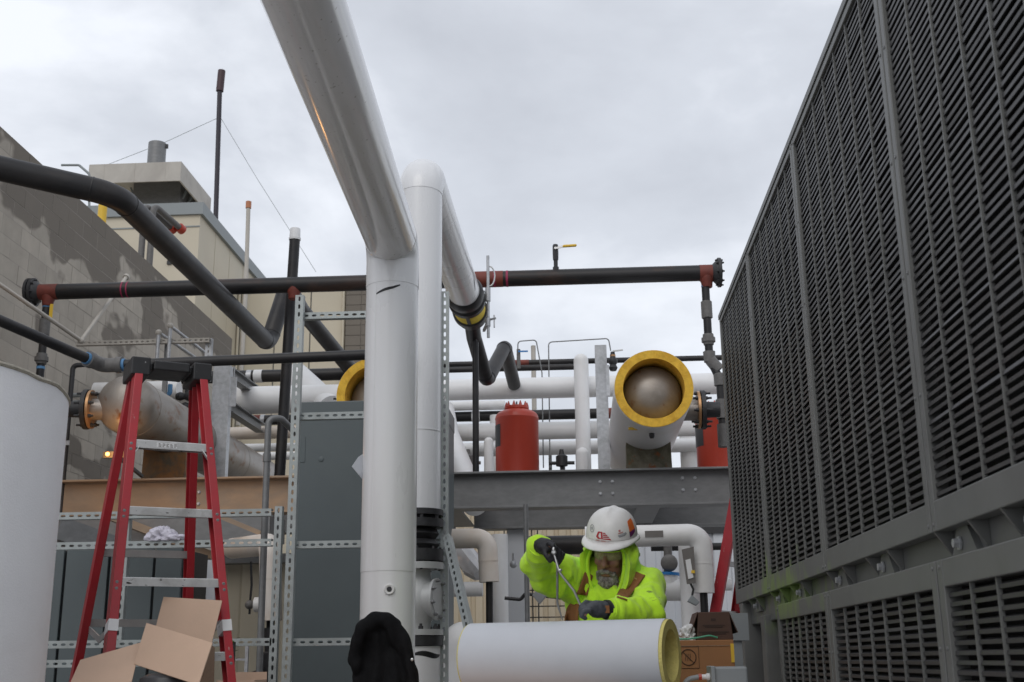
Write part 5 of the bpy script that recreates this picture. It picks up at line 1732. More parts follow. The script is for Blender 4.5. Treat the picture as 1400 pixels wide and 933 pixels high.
# ================================================================== small lit warning lamps under the bare vessel
l0, l1 = P(147, 621, 9.25), P(163, 621, 9.25)
t = thing('lamp_bar', 'small bar with two glowing orange lamps under the bare steel vessel', 'lamp', ((l0.x + l1.x) / 2, 9.3, l0.z - .04))
part('bar', MB().boxb((l0.x - .05, 9.28, l0.z - .025), (l1.x + .05, 9.31, l0.z + .025)), dark_iron, t, smooth=0)
part('arm', MB().bar(((l0.x + l1.x) / 2, 9.31, l0.z), ((l0.x + l1.x) / 2, 9.91, BT + .02), .025, .025), dark_iron, t, smooth=0)
glow = bpy.data.materials.new('orange_lamp_glass')
glow.use_nodes = True
gb = glow.node_tree.nodes['Principled BSDF']
gb.inputs['Base Color'].default_value = (.8, .3, .05, 1)
gb.inputs['Emission Color'].default_value = (1, .42, .08, 1)
gb.inputs['Emission Strength'].default_value = 6.0
for l_ in (l0, l1):
    part('bulb', MB().ellipsoid(l_ - Y_ * .0, X_ * .016, Y_ * .016, Z_ * .016, 12, 8), glow, t)
    pd = bpy.data.lights.new('lamp_light', 'POINT')
    pd.energy = 2.2
    pd.color = (1.0, .50, .16)
    pd.shadow_soft_size = .06
    po = bpy.data.objects.new('lamp_light', pd)
    COL.objects.link(po)
    po.parent = t
    po.location = l_ - Y_ * .05 - Vector(t.location)

# ================================================================== masts, guy wires, distant poles
my = 24.0
a, b2 = P(302, 97, my), P(294, 330, my)
t = thing('antenna_mast', 'tall thin dark mast rising behind the cream building', 'mast', (b2.x, my, b2.z - 3))
part('mast', MB().tube([(b2.x - .05, my, b2.z - 3), (b2.x, my, b2.z), (a.x, my, P(302, 125, my).z)], .055, 12), material('dark_mast', (.03, .025, .035), .5), t)
part('tip_sleeve', MB().cyl((a.x, my, P(302, 125, my).z), (a.x + .02, my, a.z), .085, 12), material('maroon_sleeve', (.06, .03, .035), .5), t)
g0 = P(301, 160, my)
part('guy_wire', MB().tube([g0, P(225, 195, my), P(130, 232, my)], .006, 5), coping_m, t)
part('guy_wire', MB().tube([g0, P(350, 242, my), P(432, 372, my)], .006, 5), coping_m, t)
c, c2 = P(340, 276, 16.5), P(336, 400, 16.5)
t = thing('marker_pole', 'thin grey pole with a small orange cap in front of the cream building', 'pole', (c2.x, 16.5, c2.z - 2))
part('pole', MB().tube([(c2.x - .02, 16.5, c2.z - 2), (c2.x, 16.5, c2.z), (c.x, 16.5, P(340, 284, 16.5).z)], .032, 12), hood_m, t)
part('cap', MB().cyl((c.x, 16.5, P(340, 285, 16.5).z), (c.x, 16.5, c.z), .043, 12), material('orange_cap', (.5, .2, .10), .6), t)
# grey pipes with red ends over the block wall
for k, (ua, ub, lab) in enumerate(((198, 240, 'grey pipe loop with red end above the block wall, left of two'), (210, 252, 'grey pipe loop with red end above the block wall, right of two'))):
    yq = 16.6
    m = MB()
    pts = [P(ua, 372, yq), P(ua, 280 + 0 * k, yq), P(ub - 6, 312, yq + .6)]
    pts[0].x = pts[1].x
    t = thing('loop_pipe', lab, 'pipe', pts[0], 'grey loop pipes above the block wall')
    part('pipe_length', MB().tube(fillet(pts, .09, 6), .048, 14), grey_iron, t)
    d = (pts[2] - pts[1]).normalized()
    part('red_end', MB().cyl(pts[2] - d * .02, pts[2] + d * .07, .075, 14), tank_red, t)
c = P(140, 290, 15.5)
single('yellow_post', MB().cyl((c.x, 15.5, 0), (c.x, 15.5, P(140, 272, 15.5).z), .062, 16), yellow_p, 'short yellow post peeping over the block wall', 'post')
c = [P(84, 226, 13.5), P(108, 226, 13.5), P(122, 238, 13.5), P(122, 300, 13.5)]
single('roof_handrail', MB().tube(fillet(c, .05, 4), .016, 8), coping_m, 'dark bent handrail at the roof edge behind the block wall', 'handrail')

# ================================================================== conduit frame along the block wall
cy_ = 8.6
t = thing('conduit_arm', 'bent galvanised conduit arm hanging in front of the block wall', 'conduit', P(111, 467, cy_))
a1, a2_, a3 = P(-160, 279, 8.0), P(111, 466, 10.0), P(172, 380, 10.9)
part('conduit', MB().tube([a1, a2_], .018, 12), hood_m, t)
part('conduit', MB().tube([a2_, a3], .018, 12), hood_m, t)
part('knuckle', MB().ellipsoid(a2_, X_ * .03, Y_ * .03, Z_ * .03), hood_m, t)
part('end_cap', MB().cyl(a3, a3 + (a3 - a2_).normalized() * .03, .032, 14), hood_m, t)
yr = 10.6
za_ = P(200, 468, yr).z
t = thing('wall_rail', 'long strut rail with cross arms in front of the block wall, above the stepladder', 'rail', (P(200, 468, yr).x, yr, za_))
a, b2 = P(105, 470, yr), P(287, 466, yr)
part('rail', MB().strut((a.x, yr, za_), (b2.x, yr, za_), FACE, .041), hood_m, t, smooth=0, solid=.0025)
for (ut, vt, ub, vb, ue, ve) in ((217, 455, 217, 492, 268, 490), (233, 446, 232, 490, 285, 486)):
    top_ = P(ut, vt, yr - .06)
    bot = P(ub, vb, yr - .06)
    bot.x = top_.x
    part('upright', MB().cyl(bot, top_, .018, 12), galv_bright, t)
    part('cross_arm', MB().cyl(top_, PZ(ue, ve, top_.z), .016, 12), galv_bright, t)
    part('knuckle', MB().ellipsoid(top_, X_ * .03, Y_ * .03, Z_ * .03), hood_m, t)
c = P(286, 478, yr)
part('end_post', MB().strut((b2.x - .02, yr + .05, P(286, 520, yr).z), (b2.x - .02, yr + .05, za_ + .03), FACE, .06), galv_bright, t, smooth=0, solid=.0025)
# rack uprights so the rail stands on the tan beam
part('stand', MB().boxb((b2.x - .45, yr + .05, BT), (b2.x - .41, yr + .09, za_)), galv, t, smooth=0)
# small parts on the left, between vessel and rack pipes
for uu, vv, lab in ((255, 542, 'black valve cluster right of the stepladder top'), (262, 556, 'dark lower valve body between the stepladder rails')):
    c = P(uu, vv, 11.0)
    m = MB().lathe((c.x - .1, 11.0, c.z), X_, [(0, .03), (.04, .045), (.08, .03), (.12, .05), (.18, .05), (.19, .03), (.24, .03)], 12)
    m.cyl((c.x, 11.0, c.z), (c.x, 11.0, c.z + .09), .018, 8)
    single('valve_cluster', m, dark_iron, lab, 'valve')
c = P(232, 540, 10.8)
single('small_elbow', MB().tube(fillet([c - X_ * .12, c, c + Z_ * .10], .03, 4), .022, 10), blue_tape, 'pale blue small pipe elbow above the bare vessel', 'elbow')
for vv, lab in ((541, 'upper grey conduit along the wall left of the bare vessel'), (551, 'lower grey conduit along the wall left of the bare vessel')):
    a, b2 = P(90, vv, 11.2), P(150, vv, 11.2)
    single('wall_conduit', MB().cyl((a.x, 11.2, a.z), (b2.x, 11.2, a.z), .022, 10), coping_m, lab, 'conduit')

# ================================================================== black jacket draped over a post
def voxel(mbs, name, vox, smooth_it=6, disp=None):
    """union closed shapes into one continuous surface"""
    m = MB()
    for q_ in mbs:
        m.add(q_.v, q_.f)
    me = m.mesh(name + '_src', (0, 0, 0), 0)
    ob = bpy.data.objects.new(name + '_src', me)
    COL.objects.link(ob)
    r = ob.modifiers.new('r', 'REMESH')
    r.mode = 'VOXEL'
    r.voxel_size = vox
    if smooth_it:
        s_ = ob.modifiers.new('s', 'SMOOTH')
        s_.factor = .5
        s_.iterations = smooth_it
    dg = bpy.context.evaluated_depsgraph_get()
    em = bpy.data.meshes.new_from_object(ob.evaluated_get(dg))
    bpy.data.objects.remove(ob)
    out = MB()
    vs = [v.co.copy() for v in em.vertices]
    if disp:
        ns = [v.normal.copy() for v in em.vertices]
        vs = [v + n_ * disp(v) for v, n_ in zip(vs, ns)]
    out.v = vs
    out.f = [tuple(p.vertices) for p in em.polygons]
    bpy.data.meshes.remove(em)
    return out
jy = 5.02
parts_ = []
# hanging body
bd = MB()
ring_u = [(838, 520, 12), (850, 520, 30), (872, 520, 36), (900, 522, 38), (940, 524, 42), (1010, 524, 46), (1120, 526, 46)]
sec_pts = []
n = 36
vs, fs = [], []
for (vv, uc, hw) in ring_u:
    c = P(uc, vv, jy)
    rx = hw * (c - CAM).dot(_f) / FPX
    for k in range(n):
        a = 2 * math.pi * k / n
        vs.append((c.x + rx * math.cos(a), jy + rx * .62 * math.sin(a), c.z))
for i in range(len(ring_u) - 1):
    for k in range(n):
        fs.append((i * n + k, i * n + (k + 1) % n, (i + 1) * n + (k + 1) % n, (i + 1) * n + k))
fs += [tuple(range(n)), tuple((len(ring_u) - 1) * n + k for k in reversed(range(n)))]
bd.add(vs, fs)
# thick rim of the hood, an arch in front
arch = [P(487, 912, jy - .03), P(484, 893, jy - .06), P(489, 872, jy - .085), P(505, 851, jy - .10), P(521, 845, jy - .105), P(535, 852, jy - .095), P(547, 873, jy - .08), P(557, 895, jy - .07), P(564, 925, jy - .06), P(568, 960, jy - .05), P(570, 1020, jy - .03)]
am = MB().tube(fillet(arch, .05, 3), .034, 14)
cap_ = MB().ellipsoid(P(520, 868, jy - .01), X_ * .105, Y_ * .08, Z_ * .085)
sl = MB().capsule(P(490, 895, jy - .02), P(487, 905, jy - .04), .04, .045)
def jd(v):
    f1 = math.sin(v.x * 80 + 3.2 * noise.noise(v * 5)) * .009 * min(1, max(0, (1.33 - v.z) * 7))
    return f1 + .006 * noise.noise(v * 22) - .006 * abs(noise.noise(v * 11 + Vector((4, 0, 0))))
jm = voxel([bd, am, cap_, sl], 'jacket', .009, 4, jd)
t = thing('black_jacket', 'black hooded jacket draped over a post in front of the white riser', 'jacket', (P(522, 930, jy).x, jy, .5))
part('cloth', jm, black_cloth, t, smooth=80)
c = P(563.5, 902, jy - .12)
part('snap_button', MB().lathe(c, (0, -1, 0), [(0, .006), (.004, .006), (.006, .003)], 12), steel_bright, t)
single('bench_post', MB().cyl((P(522, 930, jy).x, jy, 0), (P(522, 930, jy).x, jy, P(522, 870, jy).z), .03, 14), galv, 'steel post hidden under the black jacket', 'post')
# ================================================================== the worker
def Q(u, v, y):
    return P(u, v, y)
hc = Q(836, 754, 5.30)                       # skull centre
yaw, bow = math.radians(-20), math.radians(18)
fwd = Vector((math.sin(yaw) * math.cos(bow), -math.cos(yaw) * math.cos(bow), -math.sin(bow)))
rgt = Vector((math.cos(yaw), math.sin(yaw), 0)).normalized()      # viewer's right
tilt = Matrix.Rotation(math.radians(-7), 3, fwd)
rgt = tilt @ rgt
upv = rgt.cross(fwd).normalized() * -1
if upv.z < 0:
    upv = -upv
def H(a, b, c):
    """head space: a to viewer's right, b forward, c up (metres)"""
    return hc + rgt * a + fwd * b + upv * c
shR, shL = Q(789, 785, 5.33), Q(883, 798, 5.33)
elR, wrR = Q(733, 771, 5.16), Q(738, 746, 5.00)
elL, wrL = Q(887, 838, 5.10), Q(832, 834, 4.965)
chest = Q(838, 832, 5.36)
waist = Vector((chest.x, 5.42, 0.98))
pelvis = Vector((chest.x, 5.46, 0.90))

per = thing('person', 'worker in hi-vis hooded sweatshirt and white hard hat bending over the white tube', 'person', (chest.x, 5.46, 0))
# ---- body: one continuous figure
B = []
B.append(MB().ellipsoid(H(0, -.01, .01), rgt * .073, fwd * .092, upv * .105))
B.append(MB().ellipsoid(H(0, .028, -.065), rgt * .056, fwd * .062, upv * .07))
B.append(MB().ellipsoid(H(0, .050, -.118), rgt * .034, fwd * .034, upv * .026))
nose = MB()
nose.capsule(H(0, .088, .002), H(0, .110, -.034), .009, .0145)
B.append(nose)
for s in (-1, 1):
    B.append(MB().ellipsoid(H(s * .014, .100, -.040), rgt * .009, fwd * .009, upv * .008, 10, 8))
    B.append(MB().ellipsoid(H(s * .034, .066, -.030), rgt * .024, fwd * .022, upv * .022))
    B.append(MB().capsule(H(s * .012, .084, .022), H(s * .044, .070, .020), .009, .008))
    B.append(MB().ellipsoid(H(s * .074, -.006, -.015), rgt * .010, fwd * .020, upv * .034))
B.append(MB().capsule(H(-.016, .088, -.084), H(.016, .088, -.084), .008, .008))
B.append(MB().capsule(H(-.018, .093, -.070), H(.018, .093, -.070), .006, .006))
neck = Vector((chest.x + .005, 5.39, shR.z + .015))
B.append(MB().capsule(H(0, -.02, -.06), neck, .058, .065))
B.append(MB().ellipsoid(Vector((chest.x, 5.40, chest.z - .02)), X_ * .17, Y_ * .10, Z_ * .17))
B.append(MB().capsule(chest, waist, .13, .14))
B.append(MB().ellipsoid(pelvis, X_ * .17, Y_ * .12, Z_ * .12))
for s, sh, eb, wr in ((-1, shR, elR, wrR), (1, shL, elL, wrL)):
    B.append(MB().capsule(neck, sh, .06, .055))
    B.append(MB().capsule(sh, eb, .052, .042))
    B.append(MB().capsule(eb, wr, .042, .029))
    hip = pelvis + X_ * (s * .095) - Z_ * .05
    knee = Vector((hip.x + s * .02, hip.y - .03, .50))
    ank = Vector((knee.x, knee.y + .04, .10))
    B.append(MB().capsule(hip, knee, .085, .058))
    B.append(MB().capsule(knee, ank, .056, .040))
    B.append(MB().capsule(ank - Z_ * .05, ank + Vector((s * .02, -.16, -.06)), .045, .038))
# ---- hands
def finger(pts, r0=.0105, r1=.0085):
    m = MB()
    for i in range(len(pts) - 1):
        k = i / (len(pts) - 1)
        m.capsule(pts[i], pts[i + 1], r0 + (r1 - r0) * k, r0 + (r1 - r0) * (k + 1 / (len(pts) - 1)), 10)
    return m
G_R, G_L = [], []
# right hand (viewer's left): comes over from the wrist, closes downward on the tool joint
palR = Q(747, 748, 4.965)
grip = Q(754, 762, 4.925)
G_R.append(MB().capsule(wrR + (palR - wrR) * -.4, palR, .034, .036))
pax = (Q(757, 752, 4.93) - wrR).normalized()
G_R.append(MB().ellipsoid(palR, pax * .048, Vector((0, -.4, .9)).normalized() * .030, pax.cross(Vector((0, -.4, .9))).normalized() * .040))
for i in range(4):
    o_ = Vector((-.014 + .0135 * i, -.012 + .006 * i, .018 - .011 * i))
    k0 = Q(755, 749, 4.935) + o_
    k1 = k0 + Vector((.018, -.022, -.014))
    k2 = k1 + Vector((.004 - .004 * i, .002, -.026 + .003 * abs(i - 1)))
    k3 = k2 + Vector((-.012, .012, -.016))
    G_R.append(finger([k0, k1, k2, k3]))
G_R.append(finger([Q(744, 752, 4.94), Q(747, 760, 4.92), Q(752, 767, 4.92)], .013, .010))
# left hand (viewer's right): resting on the tube, fingers curled over the tool leg
palL = Q(815, 833, 4.935)
G_L.append(MB().capsule(wrL - (palL - wrL) * .3, palL, .034, .036))
pax = (Q(800, 831, 4.90) - wrL).normalized()
G_L.append(MB().ellipsoid(palL, pax * .050, Y_ * .040, pax.cross(Y_).normalized() * .028))
for i in range(4):
    k0 = Q(808 - 0.5 * i, 827 + 2.6 * i, 4.945 - .024 * i)
    k1 = Q(799 - .6 * i, 827 + 3.4 * i, 4.918 - .020 * i)
    k2 = Q(793.5 + .5 * i, 833 + 3.2 * i, 4.902 - .014 * i)
    k3 = Q(796 + 1.5 * i, 840 + 1.8 * i, 4.900 - .010 * i)
    G_L.append(finger([k0, k1, k2, k3], .0115, .009))
G_L.append(finger([Q(812, 826, 4.96), Q(801, 824, 4.93), Q(795, 829, 4.90)], .0125, .010))
for g_ in G_R + G_L:
    h_ = MB()
    cen = sum(g_.v, Vector()) / len(g_.v)
    h_.add([cen + (v - cen) * .9 for v in g_.v], g_.f)
    B.append(h_)
bodym = voxel(B, 'body', .0062, 2)
body_o = part('body', bodym, skin_m, per, smooth=80)

# ---- gloves
def gd(v):
    return .0012 * noise.noise(v * 90)
gr = voxel(G_R, 'glove', .0042, 2, gd)
part('glove', gr, glove_m, per, smooth=80)
gl = voxel(G_L, 'glove', .0042, 2, gd)
gl_o = part('glove', gl, glove_grey, per, smooth=80, label='dark grey knit glove resting on the white tube')
part('glove_cuff', MB().tube([wrL + (palL - wrL) * .02, wrL + (palL - wrL) * .30], [.040, .039], 22), glove_m, gl_o)
cf = wrL + (palL - wrL) * .18
part('glove_patch', MB().bar(cf + Vector((-.005, -.0395, .0)), cf + Vector((.012, -.0395, .0)), .03, .003, side=Z_), brown_duck, gl_o, smooth=0)

# ---- sweatshirt
S = []
S.append(MB().ellipsoid(Vector((chest.x, 5.40, chest.z - .02)), X_ * .205, Y_ * .135, Z_ * .20, 28, 18))
S.append(MB().lathe(waist - Z_ * .05, chest - waist, [(0, .17), (.1, .175), ((chest - waist).length + .05, .175)], 30))
for sh, eb, wr in ((shR, elR, wrR), (shL, elL, wrL)):
    S.append(MB().capsule(neck - Z_ * .02, sh, .085, .074))
    S.append(MB().capsule(sh, eb, .076, .064, 20))
    S.append(MB().capsule(eb, eb + (wr - eb) * .80, .062, .048, 20))
    S.append(MB().capsule(eb + (wr - eb) * .6, eb + (wr - eb) * .86, .054, .047, 18))
S.append(MB().ellipsoid(Q(835, 822, 5.31), X_ * .12, Y_ * .075, Z_ * .068))
S.append(MB().capsule(Q(783, 800, 5.33), Q(745, 792, 5.22), .075, .055))     # loose cloth under the raised arm
S.append(MB().capsule(Q(880, 815, 5.28), Q(884, 845, 5.18), .07, .062))
SEG = ((shR, elR), (elR, wrR), (shL, elL), (elL, wrL))
def sdw(v):
    # folds run round the sleeves: bands along each limb, plus soft creases
    best, prm = 9, 0
    for a_, b__ in SEG:
        d_ = b__ - a_
        tt = max(0, min(1, (v - a_).dot(d_) / d_.length_squared))
        ds = (v - (a_ + d_ * tt)).length
        if ds < best:
            best, prm = ds, tt * d_.length
    arm = max(0, 1 - best / .10)
    f_ = .020 * (.8 - 1.9 * abs(math.sin(prm * 42 + 4 * noise.noise(v * 9)))) * arm * (.15 + .85 * abs(noise.noise(v * 8)))
    g_ = .030 * (0.5 - abs(noise.noise(Vector((v.x * 13 + 3 * v.z, v.y * 8, v.z * 5))))) * 1.2
    return f_ + g_ - .004 + .004 * noise.noise(v * 30)
sm_ = voxel(S, 'sweatshirt', .0085, 3, sdw)
sweat = part('sweatshirt', sm_, hivis, per, smooth=80)
for eb, wr, dd_ in ((elR, wrR, None), (elL, wrL, None)):
    a_ = eb + (wr - eb) * .84
    b__ = eb + (wr - eb) * .98
    part('cuff', MB().tube([a_, a_ + (b__ - a_) * .1, a_ + (b__ - a_) * .9, b__], [.046, .049, .046, .040], 24), hivis, sweat)

# ---- hood: rings from the rim at the face back over the head
hood = MB()
nu, nv = 48, 16
vs = []
for j in range(nv + 1):
    k = j / nv
    for i in range(nu):
        a = 2 * math.pi * i / nu
        ca, sa = math.cos(a), math.sin(a)
        # opening outline (front) to full outline (middle) to closed back
        if k < .14:
            q_ = k / .14
            hw = .082 + .018 * math.sin(q_ * math.pi) + .026 * q_
            hh = .132 + .014 * math.sin(q_ * math.pi) + .022 * q_
            fwdo = .080 + .020 * math.sin(q_ * math.pi)
        else:
            q_ = (k - .14) / .86
            hw = (.108 + .026 * math.sin(min(1, q_ * 2.2) * math.pi / 2)) * math.cos(q_ * math.pi / 2 * .96) ** .5
            hh = (.154 + .010 * q_) * math.cos(q_ * math.pi / 2 * .96) ** .5
            fwdo = .080 - .235 * q_
        drop_ = 0
        if sa < 0:
            drop_ = -.034 * (-sa) - .03 * k * (-sa)
            hw2 = hw * (1 + .22 * max(0, -sa) * k)
        else:
            hw2 = hw
        if sa > 0:
            hh = min(hh, .098)
            fwdo_ = fwdo - .045 * sa * max(0, 1 - k * 4)
        else:
            fwdo_ = fwdo + .018 * (-sa)
        p = H(hw2 * ca, fwdo_, -.030 + hh * sa + drop_)
        cr = .010 * math.sin(a * 7 + 5 * noise.noise(Vector((ca * 2, sa * 2, k * 3)))) * min(1, k * 4) * .7
        cen = H(0, fwdo, -.03)
        p = p + (p - cen).normalized() * (cr + .008 * noise.noise(Vector((ca * 3, sa * 3, k * 6))))
        vs.append(p)
fs = []
for j in range(nv):
    for i in range(nu):
        i2 = (i + 1) % nu
        fs.append((j * nu + i, j * nu + i2, (j + 1) * nu + i2, (j + 1) * nu + i))
fs.append(tuple(nv * nu + i for i in range(nu)))
hood.add(vs, fs)
hood_o = part('hood', hood, hivis, per, smooth=80, solid=.007)
rim_ = []
for i in range(41):
    ca, sa = math.cos(2 * math.pi * i / 40), math.sin(2 * math.pi * i / 40)
    rim_.append(H(.083 * ca, .084 + (.018 * -sa if sa < 0 else -.045 * sa), -.030 + (.167 if sa < 0 else .098) * sa))
part('hood_hem', MB().tube(rim_, .0085, 10, cap=False), hivis, hood_o)

# ---- beard, moustache, glasses
def shell(mb_src, name, vox, it, dsp):
    return voxel(mb_src, name, vox, it, dsp)
be = [MB().ellipsoid(H(0, .058, -.120), rgt * .044, fwd * .046, upv * .038)]
for s in (-1, 1):
    be.append(MB().capsule(H(s * .006, .098, -.066), H(s * .034, .080, -.080), .010, .010))
    be.append(MB().capsule(H(s * .034, .080, -.080), H(s * .036, .062, -.112), .011, .014))
bm_ = voxel(be, 'beard', .0035, 1, lambda v: .004 * noise.noise(v * 160) + .0035 * noise.noise(v * 60))
part('beard', bm_, beard_m, per, smooth=60)
gz_ = MB()
arc = []
for k in range(13):
    a = math.radians(-78 + 13 * k)
    arc.append((math.sin(a) * .068, .030 + math.cos(a) * .066))
vs = []
for (xa, yb_) in arc:
    nosecut = .010 * math.exp(-(xa / .012) ** 2)
    vs += [H(xa, yb_, .020), H(xa, yb_, -.018 + nosecut)]
gz_.add(vs, [(2 * i, 2 * i + 2, 2 * i + 3, 2 * i + 1) for i in range(12)])
lens = bpy.data.materials.new('safety_lens')
lens.use_nodes = True
lb_ = lens.node_tree.nodes['Principled BSDF']
lb_.inputs['Base Color'].default_value = (.75, .72, .45, 1)
lb_.inputs['Roughness'].default_value = .05
lb_.inputs['Alpha'].default_value = .28
gla = part('glasses', gz_, lens, per, smooth=60, solid=.0018)
part('frame', MB().tube([H(xa, yb_ + .001, .021) for xa, yb_ in arc], .0026, 8), hivis, gla)

# ---- hard hat
hat = MB()
nu, nv = 56, 20
L_, W_, HT = .130, .110, .124
base_c = .068
def dome(a, k):
    """a: angle round (0 = viewer's right, 90 deg = forward), k: 0 rim .. 1 crown"""
    ph = k * math.pi / 2
    prof = math.cos(ph) ** .82
    x = W_ * math.cos(a) * prof
    y = L_ * math.sin(a) * prof - .008
    z = HT * math.sin(ph) ** .92
    ridge = .0055 * math.exp(-(x / .011) ** 2) * min(1, k * 1.6) * (1 if k > .25 else k / .25)
    return H(x, y, base_c + z + ridge)
vs, fs = [], []
for j in range(nv):
    for i in range(nu):
        vs.append(dome(2 * math.pi * i / nu, j / nv))
vs.append(H(0, -.008, base_c + HT + .0055))
for j in range(nv - 1):
    for i in range(nu):
        i2 = (i + 1) % nu
        fs.append((j * nu + i, j * nu + i2, (j + 1) * nu + i2, (j + 1) * nu + i))
for i in range(nu):
    fs.append(((nv - 1) * nu + i, (nv - 1) * nu + (i + 1) % nu, nv * nu))
hat.add(vs, fs)
hat_o = part('hard_hat', hat, hat_m, per, smooth=60, solid=.003)
br = MB()
vs = []
for i in range(nu):
    a = 2 * math.pi * i / nu
    sa = math.sin(a)
    ext = .010 + .044 * max(0, sa) ** 2.2
    drop_ = .004 + .016 * max(0, sa) ** 2
    p0_ = dome(a, 0)
    out = (rgt * (W_ * math.cos(a)) + fwd * (L_ * sa)).normalized()
    vs += [p0_ + upv * .004 - out * .002, p0_ + out * ext * .6 - upv * drop_ * .35, p0_ + out * ext - upv * drop_, p0_ + out * (ext + .002) - upv * (drop_ + .006)]
fs = []
for i in range(nu):
    i2 = (i + 1) % nu
    for q_ in range(3):
        fs.append((4 * i + q_, 4 * i2 + q_, 4 * i2 + q_ + 1, 4 * i + q_ + 1))
br.add(vs, fs)
part('brim', br, hat_m, hat_o, smooth=60, solid=.003)
# stickers conform to the shell
bvh = BVHTree.FromPolygons([tuple(v) for v in hat.v], hat.f)
def stick(name, mat, polys, off=.0032):
    m = MB()
    for poly in polys:
        pts = []
        for (u_, v_) in poly:
            d_ = sight(u_, v_)
            loc, nr, idx, dist = bvh.ray_cast(CAM, d_.normalized())
            if loc is None:
                loc, nr, idx, dist = bvh.find_nearest(P(u_, v_, 5.2))
            if nr.dot(d_) > 0:
                nr = -nr
            pts.append(loc + nr * off)
        cu = sum(p[0] for p in poly) / len(poly)
        cv = sum(p[1] for p in poly) / len(poly)
        loc, nr, idx, dist = bvh.ray_cast(CAM, sight(cu, cv).normalized())
        if loc is None:
            loc, nr, idx, dist = bvh.find_nearest(P(cu, cv, 5.2))
        if nr.dot(sight(cu, cv)) > 0:
            nr = -nr
        pts.append(loc + nr * off)
        k_ = len(pts) - 1
        m.add(pts, [(i, (i + 1) % k_, k_) for i in range(k_)])
    return part(name, m, mat, hat_o, smooth=0, solid=.0006)
def hp(x, y):                                    # photo crop grid of the helmet
    return (795 + x / 11.66, 685 + y / 11.66)
A1 = [[(240, 565), (270, 490), (298, 490), (268, 565)], [(268, 490), (330, 496), (330, 516), (262, 510)], [(240, 562), (268, 562), (292, 588), (300, 606), (264, 602)],
      [(312, 496), (338, 500), (342, 612), (316, 606)], [(264, 588), (316, 592), (318, 606), (264, 603)],
      [(346, 508), (374, 512), (390, 530), (346, 527)], [(346, 540), (398, 540), (418, 558), (346, 557)], [(348, 570), (428, 571), (444, 587), (348, 586)], [(344, 600), (454, 602), (476, 628), (348, 614)]]
stick('emblem', red_mark, [[hp(*p) for p in poly] for poly in A1])
tx = []
x = 236
for k, wdt in enumerate((8, 10, 9, 10, 0, 9, 9, 10, 10, 9, 8, 0, 9, 9, 8)):
    if wdt:
        y = 612 + (x - 236) * .19
        tx.append([hp(x, y), hp(x + wdt, y + 2), hp(x + wdt, y + 19), hp(x, y + 17)])
    x += (wdt or 8) + 6
stick('emblem_text', material('faded_red_print', (.5, .2, .18), .5), tx)
stick('orange_sticker', orange_mark, [[hp(722, 335), hp(740, 310), hp(772, 282), hp(800, 330), hp(838, 440), hp(760, 500), hp(735, 395)]], .0036)
stick('purple_sticker', purple_mark, [[hp(752, 492), hp(838, 432), hp(840, 490), hp(812, 540), hp(768, 584)]], .0034)
def circ(cx_, cy_, rx_, ry_, w, n_=20):
    out = []
    for k in range(n_):
        a0, a1 = 2 * math.pi * k / n_, 2 * math.pi * (k + 1) / n_
        out.append([hp(cx_ + rx_ * math.cos(a0), cy_ + ry_ * math.sin(a0)), hp(cx_ + rx_ * math.cos(a1), cy_ + ry_ * math.sin(a1)),
                    hp(cx_ + (rx_ - w) * math.cos(a1), cy_ + (ry_ - w) * math.sin(a1)), hp(cx_ + (rx_ - w) * math.cos(a0), cy_ + (ry_ - w) * math.sin(a0))])
    return out
stick('round_sticker', grey_mark, circ(178, 440, 32, 62, 7) + [[hp(165, 420), hp(188, 412), hp(186, 455), hp(170, 465)]])
stick('oval_sticker', grey_mark, [[hp(575, 555), hp(700, 500), hp(715, 520), hp(680, 560), hp(600, 585)]])
stick('red_print', material('faded_red_print', (.5, .2, .18), .5), [[hp(582, 470), hp(612, 462), hp(615, 492), hp(588, 498)], [hp(576, 520), hp(655, 492), hp(656, 505), hp(578, 532)]], .0040)

# ---- bib overall straps laid on the sweatshirt
bvs = BVHTree.FromPolygons([tuple(v) for v in sm_.v], sm_.f)
def drape(u_, v_, off=.007):
    d_ = sight(u_, v_).normalized()
    loc, nr, idx, dist = bvs.ray_cast(CAM, d_)
    if loc is None:
        return P(u_, v_, 5.24)
    if nr.dot(d_) > 0:
        nr = -nr
    return loc + nr * off
def strap(name, left, right, n_=10, mat=brown_duck, off=.006, par=None):
    m = MB()
    rows = []
    for k in range(n_ + 1):
        a0 = Vector(left[0]).lerp(Vector(left[1]), k / n_)
        b0 = Vector(right[0]).lerp(Vector(right[1]), k / n_)
        row = []
        for j in range(5):
            c_ = a0.lerp(b0, j / 4)
            row.append(drape(c_.x, c_.y, off))
        rows.append(row)
    # ease jumps so the webbing lies taut
    for it in range(4):
        for k in range(1, n_):
            for j in range(5):
                rows[k][j] = (rows[k - 1][j] + rows[k][j] * 2 + rows[k + 1][j]) / 4
    vs_ = [p for r_ in rows for p in r_]
    m.add(vs_, [(k * 5 + j, k * 5 + j + 1, (k + 1) * 5 + j + 1, (k + 1) * 5 + j) for k in range(n_) for j in range(4)])
    return part(name, m, mat, par or per, smooth=60, solid=.004)
ov = strap('overall_bib', ((780, 822), (772, 852)), ((794, 828), (793, 852)), 6, off=.012)
strap('overall_strap', ((799, 780), (788, 812)), ((810, 788), (804, 815)))
s2 = strap('overall_strap', ((866, 781), (840, 817)), ((883, 788), (857, 822)))
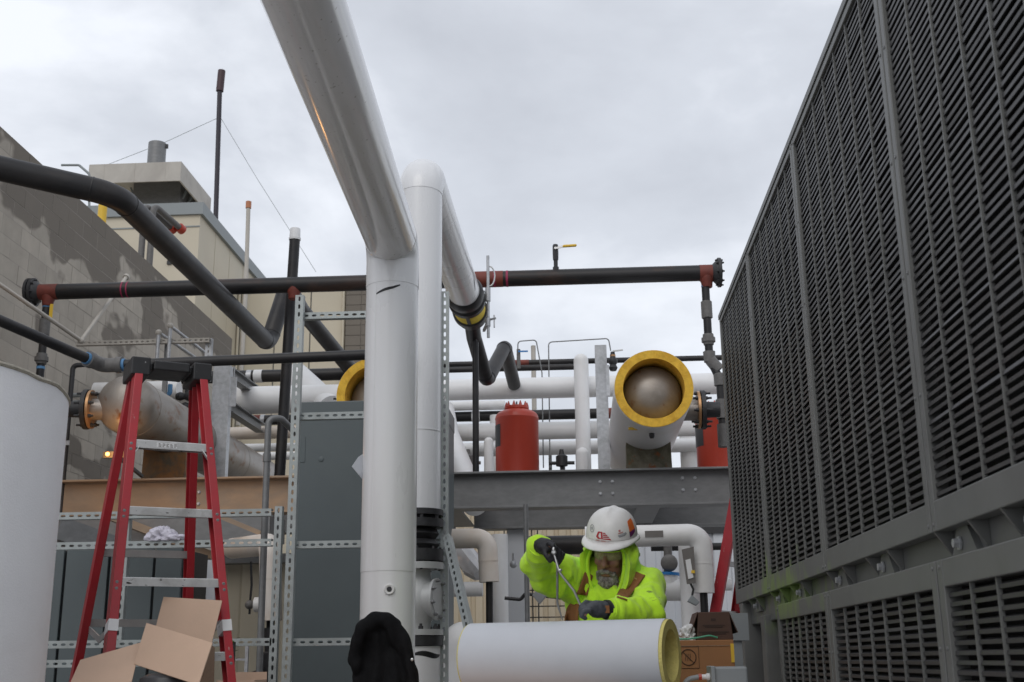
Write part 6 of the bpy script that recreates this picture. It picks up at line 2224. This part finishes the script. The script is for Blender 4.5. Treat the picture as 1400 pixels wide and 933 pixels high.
strap('stitching', ((862, 790), (872, 795)), ((863, 789), (873, 794)), 4, material('tan_thread', (.42, .27, .12), .8), .0095, s2)
# lower overalls below the tube: trouser legs
Lg = []
for s in (-1, 1):
    hip = pelvis + X_ * (s * .095) - Z_ * .03
    knee = Vector((hip.x + s * .02, hip.y - .03, .50))
    Lg.append(MB().capsule(hip, knee, .112, .085))
    Lg.append(MB().capsule(knee, Vector((knee.x, knee.y + .04, .10)), .085, .080))
Lg.append(MB().ellipsoid(pelvis, X_ * .20, Y_ * .15, Z_ * .14))
part('overall_trousers', voxel(Lg, 'trousers', .012, 3, lambda v: .006 * noise.noise(v * 9)), brown_duck, per, smooth=80)
for s in (-1, 1):
    ank = Vector((pelvis.x + s * .115, pelvis.y + .01, .10))
    part('boot', voxel([MB().capsule(ank, ank - Z_ * .04, .062, .056), MB().capsule(ank - Z_ * .045, ank + Vector((s * .02, -.17, -.052)), .055, .045)], 'boot', .008, 3), brown_duck, per, smooth=80)

# ---- large dividers in his hands
j0 = Q(757.5, 757, 4.905)
t = thing('dividers', 'long bent steel dividers held between both gloves', 'dividers', Q(767, 846, 4.90))
la = fillet([j0, Q(765, 783, 4.895), Q(785, 808, 4.90), Q(794, 828, 4.905), Q(796, 838, 4.91)], [.06, .04, .03], 4)
part('leg', MB().tube(la, [.0052] * (len(la) - 1) + [.003], 10), steel_bright, t)
lb2 = fillet([j0 + Vector((.006, .012, 0)), Q(762, 775, 4.935), Q(762, 825, 4.945), Q(769, 848, 4.93)], [.05, .05], 4)
part('leg', MB().tube(lb2, [.0048] * (len(lb2) - 1) + [.002], 10), galv, t)
part('pivot', MB().lathe(j0 + Vector((0, .016, .004)), (0, -1, 0), [(0, .010), (.03, .010), (.032, .006), (.038, .006)], 14), steel_bright, t)
part('wing_screw', MB().ellipsoid(Q(765.5, 780, 4.885), X_ * .010, Y_ * .007, Z_ * .007, 10, 8).ellipsoid(Q(757, 752, 4.89), X_ * .007, Y_ * .006, Z_ * .012, 10, 8), steel_bright, t)
